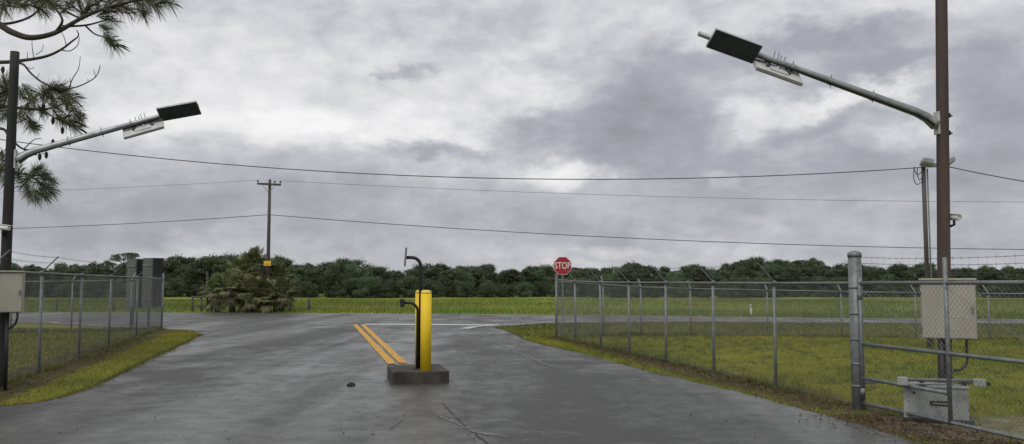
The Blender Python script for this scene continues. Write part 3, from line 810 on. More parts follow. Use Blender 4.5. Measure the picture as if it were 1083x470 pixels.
# right cabinet: 978..1034 x 295..358 at Y ~ 11.0
yc = 11.02
a = P(980.5, 296.5, yc); b_ = P(1035.5, 359, yc)
wR, hR = b_.x-a.x, a.z-b_.z
rc_c = Vector(((a.x+b_.x)/2, yc+0.13, (a.z+b_.z)/2))
cabinet('beige metal cabinet on the reddish pole above the grey box', rc_c, wR*1.0, hR, 0.22, R(-25), 'beige cabinets on the poles', True)
yl = 13.62
a = P(-14, 288, yl); b_ = P(17, 331, yl)
lc = Vector(((a.x+b_.x)/2, yl+0.13, (a.z+b_.z)/2))
cabinet('beige metal cabinet on the dark pole at the left edge of the picture', lc, b_.x-a.x, a.z-b_.z, 0.22, R(24), 'beige cabinets on the poles')

# conduits from the cabinets to the ground
def conduit_run(label, pts_list, base):
    t = thing('conduit', label, 'conduit', base)
    for nm, pts, r in pts_list: MB().tube(pts, r, 8).build(nm, M['conduit'], t, smooth='auto')
    return t
zb = rc_c.z-hR/2
conduit_run('black conduits and loose hose hanging below the right beige cabinet',
    [('pipe', [Vector((rc_c.x-0.12, 11.12, zb-0.002)), Vector((rc_c.x-0.11, 11.13, 0.0))], 0.034),
     ('pipe', [Vector((rc_c.x-0.02, 11.10, zb-0.002)), Vector((rc_c.x-0.03, 11.10, 0.0))], 0.026),
     ('hose', smooth_poly([Vector((rc_c.x+0.20, 11.10, zb-0.002)), Vector((rc_c.x+0.20, 11.10, zb-0.16)), Vector((rc_c.x+0.19, 11.09, zb-0.30)), Vector((rc_c.x+0.10, 11.08, zb-0.39)),
               Vector((rc_c.x+0.02, 11.085, zb-0.40))], 5), 0.017)], Vector((rc_c.x-0.06, 11.1, 0)))
zb2 = lc.z-(a.z-b_.z)/2
conduit_run('dark conduit and elbow below the left beige cabinet',
    [('pipe', [Vector((lc.x+0.02, 13.78, zb2-0.002)), Vector((lc.x+0.02, 13.80, 0.0))], 0.03),
     ('hose', smooth_poly([Vector((lc.x+0.20, 13.74, zb2-0.002)), Vector((lc.x+0.20, 13.74, zb2-0.10)), Vector((lc.x+0.15, 13.75, zb2-0.20)), Vector((lc.x+0.05, 13.76, zb2-0.26))], 5), 0.018)], Vector((lc.x+0.02, 13.8, 0)))

# ground box with gate operator
bx0 = G(958.5, 445); bx1 = G(1027, 448.5)
bc = Vector((5.33, 10.98-0.02, 0)); 
yf = 10.62
xl = P(965, 440, yf).x; xr = P(1033, 440, yf-0.05).x
ht = P(990, 410, yf).z
rzb = R(-24)
gb = thing('operator_box', 'weathered grey metal box standing on the ground behind the gate', 'box', ((xl+xr)/2, yf+0.2, 0))
rz = rzb; ux = Vector((math.cos(rz), math.sin(rz), 0)); uy = Vector((-math.sin(rz), math.cos(rz), 0)); uz = Vector((0, 0, 1))
c = Vector(((xl+xr)/2, yf+0.20, ht/2))
hw = (xr-xl)/2*0.95
MB().quadbox(c, ux*hw, uy*0.20, uz*(ht/2-0.012)).build('body', M['greybox'], gb, bevel=0.012)
MB().quadbox(c + uz*(ht/2+0.004), ux*(hw+0.012), uy*0.212, uz*0.014).build('lid', M['greybox'], gb, bevel=0.008)
MB().quadbox(c - uy*0.203 + ux*0.05 + uz*0.02, ux*0.115, uy*0.003, uz*0.03).build('name_plate', M['black'], gb)
MB().quadbox(c - uy*0.207 + ux*0.05 + uz*0.02, ux*0.085, uy*0.002, uz*0.007).build('name_plate_strip', M['greybox'], gb)
MB().tube([c - uy*0.2 - ux*0.24 + uz*0.14, c - uy*0.215 - ux*0.24 + uz*0.14], 0.016, 10).build('lock', M['steeldark'], gb)
MB().quadbox(c - uz*(ht/2-0.02), ux*(hw+0.05), uy*0.25, uz*0.03).build('concrete_pad', M['concrete'], gb, bevel=0.01)
op = thing('gate_operator', 'horizontal gate operator ram lying across the grey box', 'gate operator', c + uz*(ht/2+0.018))
zt = ht + 0.02
oL = Vector((P(958.5, 402, yf-0.02).x, yf-0.02+0.1, zt+0.05)); oR = Vector((P(1040, 406, yf-0.05).x, yf+0.04, zt+0.035))
MB().quadbox(oL, ux*0.06, uy*0.05, uz*0.05).build('end_block', M['greybox'], op, bevel=0.008)
MB().quadbox(oR, ux*0.07, uy*0.045, uz*0.045).build('end_block', M['greybox'], op, bevel=0.008)
MB().tube([oL + uz*0.02, oR + uz*0.022], 0.021, 10).build('cylinder', M['galv'], op, smooth='auto')
MB().tube([oL + uz*-0.03 + ux*0.15, oR - uz*0.012 - ux*0.1], 0.012, 8).build('rod', M['alu'], op, smooth='auto')
MB().tube([oR + ux*0.05 - uz*0.005, oR + ux*0.12 - uz*0.012], 0.024, 8).build('clevis', M['steeldark'], op, smooth='auto')
for k in (0.25, 0.8):
    q = oL.lerp(oR, k); MB().quadbox(Vector((q.x, q.y, zt+0.02)), ux*0.03, uy*0.03, uz*0.024).build('foot', M['steeldark'], op)

# ------------------------------------------------------------------ island with bollards and card readers
ic = G(445.5, 407) + AX*0.70
isl = thing('traffic_island', 'low stained concrete island carrying the yellow bollards', 'traffic island', (ic.x, ic.y, 0))
ar = math.atan2(PX.y, PX.x)
ol = []
hw_, hd_ = 0.49, 0.68
for (sx, sy, a0) in ((1, -1, -90), (1, 1, 0), (-1, 1, 90), (-1, -1, 180)):
    for k in range(5):
        an = R(a0 + 22.5*k); rr = 0.07
        ol.append(Vector((sx*(hw_-rr) + rr*math.cos(an), sy*(hd_-rr) + rr*math.sin(an))))
base_o = [ic + PX*p.x + AX*p.y + Vector((0, 0, -0.1)) for p in ol]
o = MB().prism(base_o, (0, 0, 0.32)).build('kerb_block', M['concrete'], isl, bevel=0.02)
ZI = 0.22
def bollard(label, base):
    t = thing('bollard', label, 'bollard', base, 'yellow bollards on the island')
    h = 1.37; r = 0.094
    MB().tube([base + Vector((0, 0, 0.0)), base + Vector((0, 0, h-0.05))], r, 28).build('sleeve', M['yellow'], t, smooth='auto')
    dome = [(r, h-0.05), (r*0.985, h-0.03), (r*0.94, h-0.012), (r*0.8, h+0.002), (r*0.45, h+0.012), (0.01, h+0.015)]
    MB().tube([base + Vector((0, 0, z)) for _, z in dome], [q for q, _ in dome], 28).build('domed_cap', M['yellowtop'], t, smooth=True)
    return t
b1 = P(450.2, 385, 14.82); b1.z = ZI
b2 = P(444.2, 385, 15.45); b2.z = ZI
bollard('front yellow bollard on the concrete island', b1)
bollard('yellow bollard half hidden behind the front one and the black posts', b2)
def gooseneck(label, base, ztop, bend, reach, r, headfn):
    t = thing('card_reader_post', label, 'card reader post', base, 'black gooseneck posts on the island')
    side = -PX
    pts = [base, base + Vector((0, 0, ztop-ZI-bend))]
    for k in range(1, 9):
        an = R(90)*k/8
        pts.append(base + Vector((0, 0, ztop-ZI-bend)) + Vector((0, 0, bend*math.sin(an))) + side*bend*(1-math.cos(an)))
    e_ = base + Vector((0, 0, ztop-ZI)) + side*reach
    pts.append(e_)
    MB().tube(pts, r, 12).build('tube', M['steeldark'], t, smooth='auto')
    MB().box(base + Vector((0, 0, 0.008)), (0.15, 0.15, 0.016), ar).build('base_plate', M['steeldark'], t)
    headfn(t, e_, side)
    return t
def head_tall(t, e_, side):
    MB().quadbox(e_ + side*0.012 + Vector((0, 0, 0.01)), side*0.012, AX*0.075, Vector((0.012, 0, 0.165))).build('mounting_plate', M['galv'], t)
def head_low(t, e_, side):
    MB().quadbox(e_ + side*0.03, side*0.035, AX*0.07, Vector((0, 0, 0.07))).build('reader_head', M['black'], t, bevel=0.006)
    MB().quadbox(e_ + side*0.068, side*0.004, AX*0.05, Vector((0, 0, 0.05))).build('reader_face', M['steeldark'], t)
g1 = P(444.2, 386, 15.18); g1.z = ZI
g2 = P(441.3, 386, 15.08); g2.z = ZI
gooseneck('tall black gooseneck post rising between the bollards', g1, P(440, 272.5, 15.1).z, 0.16, 0.26, 0.030, head_tall)
gooseneck('shorter black gooseneck post with reader head left of the bollards', g2, P(440, 320.5, 15.05).z, 0.15, 0.24, 0.024, head_low)

# ------------------------------------------------------------------ stop sign
sp = P(593.3, 343, 35.2); sp.z = 0
ss = thing('stop_sign', 'red octagonal stop sign on a thin post at the right road corner', 'sign', sp)
sc_ = P(595, 281.3, 35.2)
sp = Vector((sc_.x, 35.23, 0)); ss.location = sp
MB().quadbox(sp + Vector((0, 0.0, (sc_.z+0.3)/2)), Vector((0.03, 0, 0)), Vector((0, 0.012, 0)), Vector((0, 0, (sc_.z+0.3)/2))).build('post', M['galv'], ss)
def octo(r, y): return [Vector((sc_.x + r*math.cos(R(22.5+45*k)), y, sc_.z + r*math.sin(R(22.5+45*k)))) for k in range(8)]
rad = 0.40
plate = MB().prism(octo(rad, 35.2), (0, 0.004, 0)).build('plate', M['swhite'], ss)
MB().prism(octo(rad-0.020, 35.197), (0, 0.0025, 0)).build('red_field', M['red'], plate)
cu = bpy.data.curves.new('lettering', 'FONT'); cu.body = 'STOP'; cu.size = 0.385; cu.extrude = 0.001; cu.align_x = 'CENTER'; cu.align_y = 'CENTER'; cu.offset = 0.006
tmp = bpy.data.objects.new('lettering_curve', cu); col.objects.link(tmp)
dg = bpy.context.evaluated_depsgraph_get(); me = bpy.data.meshes.new_from_object(tmp.evaluated_get(dg)); bpy.data.objects.remove(tmp)
me.materials.append(M['swhite'])
wdt = max(v.co.x for v in me.vertices)-min(v.co.x for v in me.vertices)
o = bpy.data.objects.new('lettering', me); col.objects.link(o); o.parent = ss
o.matrix_local = Matrix.Translation(Vector((sc_.x, 35.1945, sc_.z)) - sp) @ Matrix.Rotation(R(90), 4, 'X') @ Matrix.Diagonal((0.66/wdt, 1.0, 1, 1))
for dz_ in (-0.2, 0.2):
    MB().tube([Vector((sc_.x, 35.192, sc_.z+dz_)), Vector((sc_.x, 35.22, sc_.z+dz_))], 0.008, 6).build('bolt', M['galv'], ss)

# ------------------------------------------------------------------ sign cabinets behind the left fence
def sign_cabinet(label, pxl, pxr, pyt, pyb, Y, group):
    a = P(pxl, pyt, Y); b = P(pxr, pyb, Y); c = (a+b)/2; w = b.x-a.x; h = a.z-b.z
    t = thing('sign_cabinet', label, 'sign', (c.x, Y, 0), group)
    rz = R(-34); dp = 0.42
    ux = Vector((math.cos(rz), math.sin(rz), 0)); uy = Vector((-math.sin(rz), math.cos(rz), 0)); uz = Vector((0, 0, 1))
    MB().quadbox(c, ux*w/2, uy*0.03, uz*h/2).build('back_panel', M['signback'], t, bevel=0.006)
    s = c + ux*(w/2-0.016) + uy*(dp/2+0.032)
    MB().quadbox(s, ux*0.016, uy*dp/2, uz*h/2).build('side_panel', M['steeldark'], t, bevel=0.004)
    MB().quadbox(c + uy*dp*0.62 , ux*w/2*0.9, uy*0.02, uz*h*0.48).build('front_panel', M['signback'], t)
    for k in (-0.35, 0.35):
        MB().quadbox(c + uz*h*k - uy*0.045, ux*w/2*0.95, uy*0.014, uz*0.03).build('rib', M['galv'], t)
    MB().tube([Vector((c.x, Y+0.2, -0.2)), Vector((c.x, Y+0.2, c.z))], 0.05, 10).build('post', M['galv'], t, smooth='auto')
sign_cabinet('left of two tall grey sign cabinets seen from behind the left fence', 131.5, 146.5, 274, 325, 34.0, 'grey sign cabinets behind the left fence')
sign_cabinet('right of two tall grey sign cabinets, dark edge facing the road corner', 148.5, 163.5, 273, 324.5, 33.6, 'grey sign cabinets behind the left fence')

# ------------------------------------------------------------------ far utility pole, service pole and lines
UY = 53.0
def utility_pole(label, base, ztop, group):
    t = thing('utility_pole', label, 'utility pole', base, group)
    MB().tube([base - Vector((0, 0, 0.6)), base + Vector((0, 0, ztop*0.5)), base + Vector((0, 0, ztop))], [0.125, 0.11, 0.085], 14).build('shaft', M['greywood'], t, smooth='auto')
    za = ztop - 0.32
    arm = MB().quadbox(base + Vector((0.0, -0.16, za)), Vector((0.74, 0, -0.035)), Vector((0, 0.05, 0)), Vector((0, 0, 0.06))).build('crossarm', M['greywood'], t)
    for k in (-1, 1):
        MB().tube([base + Vector((0.42*k, -0.2, za-0.05)), base + Vector((0.05*k, -0.17, za-0.48))], 0.014, 6).build('brace', M['galv'], t)
    for x in (-0.70, 0.36, 0.70):
        q = base + Vector((x, -0.16, za+0.06-0.035*x))
        MB().tube([q, q+Vector((0, 0, .06)), q+Vector((0, 0, .08)), q+Vector((0, 0, .14)), q+Vector((0, 0, .17))], [0.02, 0.02, 0.06, 0.065, 0.03], 10).build('insulator', M['insul'], t, smooth='auto')
    return t, za
ub = P(282.5, 330, UY); ub.z = 0.0
uzt = P(286, 190, UY).z
up_, za = utility_pole('far wooden utility pole with crossarm rising from the palm clump', ub, uzt, 'utility poles along the far road side')
py_ = P(283, 279, UY-0.2); 
MB().quadbox(Vector((ub.x, UY-0.17, py_.z+0.02)), Vector((0.22, 0, 0)), Vector((0, 0.006, 0)), Vector((0, 0, 0.15))).build('yellow_plate', M['yellowplate'], up_)
MB().quadbox(Vector((ub.x, UY-0.178, py_.z-0.03)), Vector((0.14, 0, 0)), Vector((0, 0.002, 0)), Vector((0, 0, 0.012))).build('plate_mark', M['black'], up_)
# poles further along the line (outside the picture) that hold the spans up
ubR = Vector((92, 44, 0)); ubL = Vector((-68, 57, 0))
def cat(a, b, sag, n=28):
    return [a.lerp(b, i/n) - Vector((0, 0, sag*4*(i/n)*(1-i/n))) for i in range(n+1)]
def wire(label, a, b, sag, r, group):
    t = thing('power_line', label, 'power line', a, group)
    MB().tube(cat(a, b, sag), r, 5).build('cable', M['cable'], t, smooth=True)
    return t
for base in (ubR, ubL):
    c = copy_tree(up_); c.location = base
    c['label'] = 'utility pole out of view holding the %s end of the road lines' % ('right' if base.x > 0 else 'left')
zn = P(283, 227.5, UY).z
A = Vector((ub.x, UY-0.16, zn))
Zs = lambda b, z: Vector((b.x, b.y-0.16, z))
wire('lower road cable from the far utility pole to the right', A + Vector((0, 0, 0)), Zs(ubR, zn-0.1), 2.35, 0.023, 'cables along the road')
wire('lower road cable from the far utility pole to the left', A, Zs(ubL, zn), 0.9, 0.021, 'cables along the road')
ztop = za + 0.22
wire('thin upper wire from the crossarm of the far pole to the right', Vector((ub.x+0.70, UY-0.16, ztop)), Vector((ubR.x+0.7, ubR.y-0.16, ztop)), 1.75, 0.011, 'cables along the road')
wire('thin upper wire from the crossarm of the far pole to the left', Vector((ub.x-0.70, UY-0.16, ztop+0.04)), Vector((ubL.x-0.7, ubL.y-0.16, ztop)), 0.7, 0.009, 'cables along the road')
# service pole behind the right pole
SY = 23.0
sb = P(982.5, 345, SY); sb.z = 0
szt = P(982.5, 171, SY).z
sv = thing('service_pole', 'slim grey service pole just left of the reddish pole', 'pole', sb)
MB().tube([sb - Vector((0, 0, .5)), sb + Vector((0, 0, szt))], [0.062, 0.055], 12).build('shaft', M['greywood'], sv, smooth='auto')
MB().tube([sb + Vector((0.095, -0.02, 0)), sb + Vector((0.095, -0.02, szt-0.2))], 0.022, 8).build('riser_conduit', M['galv'], sv, smooth='auto')
q = sb + Vector((0.22, -0.10, szt-0.12))
MB().quadbox(q, Vector((0.30, 0, 0)), Vector((0, 0.05, 0)), Vector((0, 0, 0.05))).build('crossarm', M['galv'], sv)
for k, (dx_, rot) in enumerate(((0.02, -0.2), (0.60, 0.5))):
    cc = sb + Vector((dx_, -0.16, szt-0.05))
    u = Vector((math.cos(rot), 0, math.sin(rot)))
    hb = MB().quadbox(cc, u*0.14, Vector((0, 0.13, -0.04)), Vector((-u.z, 0, u.x))*0.06).build('floodlight', M['alu'], sv, bevel=0.01)
    MB().quadbox(cc - Vector((-u.z, 0, u.x))*0.064, u*0.12, Vector((0, 0.11, -0.034)), Vector((-u.z, 0, u.x))*0.003).build('lens', M['swhite'], hb)
for dz_, l_ in ((0.25, 0.28), (0.4, 0.20), (0.52, 0.3)):
    pts = smooth_poly([sb + Vector((-0.04, -0.05, szt-dz_)), sb + Vector((-l_*0.7, -0.06, szt-dz_-0.12)), sb + Vector((-l_, -0.06, szt-dz_+0.05)), sb + Vector((-l_*0.9, -0.05, szt-0.16))], 5)
    MB().tube(pts, 0.012, 5).build('drip_loop', M['cable'], sv, smooth=True)
pA = sb + Vector((-0.06, -0.04, szt-0.17))
oP = Vector((-19.5, 24.5, 0)); oPz = P(-60, 146, 24.0).z
def plain_pole(label, b, z):
    t = thing('service_pole', label, 'pole', b)
    MB().tube([b - Vector((0, 0, .5)), b + Vector((0, 0, z+0.3))], [0.12, 0.1], 12).build('shaft', M['greywood'], t, smooth='auto')
    MB().tube([b + Vector((0, -0.1, z-0.06)), b + Vector((0, -0.16, z))], 0.03, 8).build('insulator', M['insul'], t, smooth='auto')
plain_pole('wooden service pole out of view holding the left end of the near cable', oP, 6.62)
wire('near cable sagging across the whole sky to the slim service pole', pA, oP + Vector((0, -0.16, 6.62)), 0.95, 0.0135, 'service cables')
oR_ = Vector((21.5, 22.0, 0)); zR = 3.85
plain_pole('service pole out of view holding the right end of the service drop', oR_, zR)
wire('service drop falling right from the slim service pole', sb + Vector((0.62, -0.12, szt-0.16)), oR_ + Vector((0, -0.16, zR)), 0.35, 0.014, 'service cables')

# ------------------------------------------------------------------ pasture fence beyond the road
def pasture_post(mb, px, pyb, pyt, Y, r):
    b = P(px, pyb, Y); t = P(px, pyt, Y); b.z = float(gz(b.x, b.y)) - 0.2
    mb.tube([b, t], [r, r*0.9], 8)
FY = 54.0
pf = thing('pasture_fence', 'old wooden post and wire pasture fence beyond the road', 'fence', (P(219, 330, FY).x, FY, 0))
for px, pt, r in ((203.5, 313, 0.07), (213, 313, 0.07), (219.3, 288, 0.075), (223, 309, 0.12), (327, 316, 0.09), (307, 318, 0.05), (60, 316, 0.07), (120, 316, 0.07), (-10, 316, 0.07)):
    m_ = MB(); pasture_post(m_, px, 330, pt, FY, r); m_.build('post', M['greywood'], pf, smooth='auto')
for py in (314.5, 324):
    m_ = MB(); m_.tube([P(203.5, py, FY-.08), P(222, py, FY-.08)], 0.05, 6); m_.build('brace_rail', M['greywood'], pf)
for py in (319.5, 323, 326.5):
    m_ = MB(); m_.tube([P(px, py, FY) for px in (-30, 60, 120, 203, 307, 327, 420)], 0.006, 4); m_.build('wire', M['barb'], pf)
bq = P(420, 330, FY); bq.z = -0.1
m_ = MB(); m_.tube([bq, P(420, 318, FY)], 0.025, 6); m_.build('post', M['greywood'], pf)
# delineator post
dlb = P(794.3, 336, 46.0); dlb.z = 0
dt = thing('delineator', 'small white marker post on the far road verge at right', 'marker post', dlb)
zt_ = P(794.3, 322, 46).z
MB().quadbox(dlb + Vector((0, 0, zt_/2-0.05)), Vector((0.055, 0, 0)), Vector((0, 0.02, 0)), Vector((0, 0, zt_/2+0.05))).build('blade', M['swhite'], dt, bevel=0.01)
MB().quadbox(dlb + Vector((0, -0.023, zt_-0.1)), Vector((0.04, 0, 0)), Vector((0, 0.003, 0)), Vector((0, 0, 0.05))).build('reflector', M['galv'], dt)

# ------------------------------------------------------------------ vegetation
def leaf_mesh(name, centers, dirs, size, tint, m, asp=0.6):
    """one small diamond face per leaf clump"""
    n = len(centers)
    d = dirs/np.linalg.norm(dirs, axis=1, keepdims=True)
    r = rng.normal(size=(n, 3)); s = np.cross(d, r); s /= np.linalg.norm(s, axis=1, keepdims=True)+1e-9
    size = np.asarray(size).reshape(-1, 1)
    v = np.stack([centers - d*size*0.5, centers + s*size*asp*0.5, centers + d*size*0.5, centers - s*size*asp*0.5], 1).reshape(-1, 3)
    f = np.arange(n*4).reshape(n, 4)
    me = mesh_np(name, v, f, m, 4)
    c = np.repeat(np.concatenate([tint, np.ones((n, 1))], 1), 4, axis=0)
    add_attr(me, 'tint', c, 'FLOAT_COLOR')
    return me

def broad_tree(seed, h, w, low):
    g = np.random.default_rng(seed)
    # lobes: big puffs spread through an ellipsoidal volume reaching near the ground
    nl = 58
    cs = []
    for i in range(nl):
        t = g.uniform(low, 0.9)
        prof = math.sin(math.pi*min(1, (t*0.82+0.16)))**0.6
        a = g.uniform(0, 2*math.pi); rr = w*0.5*prof*math.sqrt(g.uniform(0.1, 1))
        cs.append((rr*math.cos(a), rr*math.sin(a), h*t, g.uniform(0.05, 0.145)*w))
    cs.append((g.uniform(-.1, .1)*w, 0, h*0.90, 0.13*w))
    P_, D_, S_, T_ = [], [], [], []
    for (x, y, z, r) in cs:
        k = int(70 + 260*(r/w)/0.1)
        q = g.normal(size=(k, 3)); q /= np.linalg.norm(q, axis=1, keepdims=True)
        rad_ = r*(g.uniform(0.35, 1.30, (k, 1)) + (g.uniform(0, 1, (k, 1)) > 0.94)*g.uniform(0.1, 0.6, (k, 1)))*(1+0.35*np.sin(q[:, :1]*7+x)*np.cos(q[:, 1:2]*6+z))
        p = q*rad_*np.array([1.15, 1.15, 0.72]) + np.array([x, y, z])
        p += g.normal(size=(k, 3))*0.05*r
        P_.append(p); D_.append(q + g.normal(size=(k, 3))*0.9)
        S_.append(g.uniform(0.14, 0.40, k)*(h/9.0))
        br = g.uniform(0.6, 1.45)
        base = np.array([0.072, 0.104, 0.054])*br
        T_.append(base*(g.uniform(0.7, 1.35, (k, 1))) + g.uniform(0, 0.008, (k, 1))*np.array([1.2, 0.8, 0.2]))
    Pn = np.concatenate(P_); 
    ok = Pn[:, 2] > 0.05
    crown = leaf_mesh('crown', Pn[ok], np.concatenate(D_)[ok], np.concatenate(S_)[ok], np.concatenate(T_)[ok], M['leaves'], 0.75)
    mb = MB()
    mb.tube([(0, 0, -0.4), (0.05, 0, h*0.3), (-0.05, 0.05, h*0.62)], [0.24, 0.18, 0.10], 7)
    for (x, y, z, r) in cs[:12]:
        z0 = max(0.2*h, z*0.55); mb.tube([(0, 0, z0), (x*0.5, y*0.5, (z0+z)/2), (x, y, z)], [0.1, 0.07, 0.03], 5)
    tr = bpy.data.meshes.new('trunk'); tr.from_pydata([tuple(v) for v in mb.v], [], mb.f); tr.materials.append(M['trunk'])
    return tr, crown
def pine_far(seed, h, w):
    g = np.random.default_rng(seed); P_, D_, S_, T_ = [], [], [], []
    mb = MB(); mb.tube([(0, 0, -.4), (0.1, 0, h*0.5), (0.0, 0, h*0.92)], [0.22, 0.16, 0.06], 7)
    for i in range(40):
        t = g.uniform(0.52, 0.98); a = g.uniform(0, 6.28); rr = w*0.5*g.uniform(0.25, 1)*(1.15-abs(t-0.8)*2)
        c = np.array([rr*math.cos(a), rr*math.sin(a), h*t])
        mb.tube([(0, 0, h*(t-0.1)), tuple(c)], [0.06, 0.025], 5)
        k = 170; q = g.normal(size=(k, 3)); q /= np.linalg.norm(q, axis=1, keepdims=True)
        r = g.uniform(0.09, 0.15)*w
        P_.append(c + q*np.array([1.2, 1.2, 0.55])*r*g.uniform(0.4, 1.1, (k, 1))); D_.append(q + [0, 0, 0.4])
        S_.append(g.uniform(0.18, 0.36, k)); T_.append(np.array([0.078, 0.100, 0.052])*g.uniform(0.7, 1.35, (k, 1)))
    crown = leaf_mesh('crown', np.concatenate(P_), np.concatenate(D_), np.concatenate(S_), np.concatenate(T_), M['leaves'], 0.5)
    tr = bpy.data.meshes.new('trunk'); tr.from_pydata([tuple(v) for v in mb.v], [], mb.f); tr.materials.append(M['trunk'])
    return tr, crown
def plant_tree(name, meshes, x, y, s, rz, label, cat_='tree', group=None, sz=1.0):
    t = thing(name, label, cat_, (x, y, float(gz(x, y))), group)
    t.rotation_euler = (0, 0, rz); t.scale = (s, s, s*sz)
    for nm, me in zip(('trunk', 'crown'), meshes):
        o = bpy.data.objects.new(nm, me); col.objects.link(o); o.parent = t
    return t
kinds = [broad_tree(11, 8.6, 8.0, 0.10), broad_tree(12, 9.4, 7.2, 0.12), broad_tree(13, 7.8, 9.0, 0.08), broad_tree(14, 9.0, 6.2, 0.10),
         broad_tree(15, 8.2, 7.6, 0.07), broad_tree(16, 9.8, 8.4, 0.14)]
bush = [broad_tree(21, 4.2, 6.0, 0.0), broad_tree(22, 3.6, 5.2, 0.0)]
# wanted skyline height (picture row of the tree tops) against picture column
SKYL = [(-120, 284), (0, 281), (60, 281), (100, 280), (140, 276), (180, 275), (230, 274), (290, 276), (330, 278), (370, 276), (395, 279), (420, 284), (450, 283),
        (462, 281), (500, 284), (545, 285), (560, 283), (600, 285), (640, 288), (670, 280), (700, 287), (730, 281), (760, 282), (790, 276),
        (815, 278), (850, 276), (880, 279), (920, 282), (960, 281), (1000, 283), (1040, 284), (1083, 286), (1200, 286)]
def skyrow(px): return float(np.interp(px, [a for a, _ in SKYL], [b for _, b in SKYL]))
tr_rng = random.Random(5)
def where(px):
    for lim, ph in ((30, 'at the left edge behind the dark pole'), (120, 'behind the left chain link fence'), (215, 'behind and beside the two sign cabinets'), (315, 'behind the palm clump'),
                    (420, 'between the palm clump and the gooseneck post'), (500, 'just right of the yellow bollards'), (585, 'left of the stop sign'), (690, 'right of the stop sign'),
                    (800, 'left of the white marker post'), (905, 'left of the thick gate post'), (980, 'between gate post and beige cabinet')):
        if px < lim: return ph
    return 'right of the right beige cabinet'
x = -152.0; row = 0
TREES = 0
for (Y0, step, hs_) in ((196, 3.5, 0.93), (212, 3.4, 1.0), (226, 3.9, 0.97)):
    x = -150.0*Y0/205
    while x < 150*Y0/205:
        Y = Y0 + tr_rng.uniform(-6, 6); xx = x + tr_rng.uniform(-1.4, 1.4)
        px = W/2 + F*xx/Y
        want = P(px, skyrow(px) - 3.0, Y).z - float(gz(xx, Y))
        k = tr_rng.randrange(len(kinds)); hh = (8.6, 9.4, 7.8, 9.0, 8.2, 9.8)[k]
        sz_ = tr_rng.uniform(0.9, 1.45); s = want/(hh*sz_)*hs_*tr_rng.uniform(0.80, 1.07)*(1.04 if tr_rng.random() < 0.12 else 1.0)
        plant_tree('oak_tree', kinds[k], xx, Y, s, tr_rng.uniform(0, 6.28), ('front' if Y0 < 200 else 'middle' if Y0 < 220 else 'back') + ' row tree of the wood ' + where(px), 'tree', 'trees of the distant wood', sz=sz_)
        TREES += 1
        x += step*tr_rng.uniform(0.75, 1.25)
x = -150.0
while x < 150:
    Y = 188 + tr_rng.uniform(-3, 3)
    plant_tree('bush', bush[tr_rng.randrange(2)], x, Y, tr_rng.uniform(0.7, 1.15), tr_rng.uniform(0, 6.28), 'low bush at the wood edge ' + where(W/2 + F*x/Y), 'bush', 'bushes at the foot of the wood')
    x += tr_rng.uniform(3.0, 5.5)
pines = [pine_far(31, 10.5, 7.0), pine_far(32, 10.0, 6.0)]
for k, (px, row_, Y, lb) in enumerate(((131, 267.5, 190, 'tall flat topped pine above the treeline behind the left fence'),
                                   (789, 274.5, 196, 'spreading pine topping the wood right of the middle'),
                                   (851, 275.5, 196, 'flat topped pine beside the spreading one in the right wood'),
                                   (612, 283, 192, 'round pine crown just right of the stop sign'))):
    x_ = (px-W/2)/F*Y; want = P(px, row_, Y).z - float(gz(x_, Y)); hh = (10.5, 10.0)[k % 2]
    plant_tree('pine_tree', pines[k % 2], x_, Y, want/hh, k*1.3, lb, 'tree', 'pines in the distant wood')

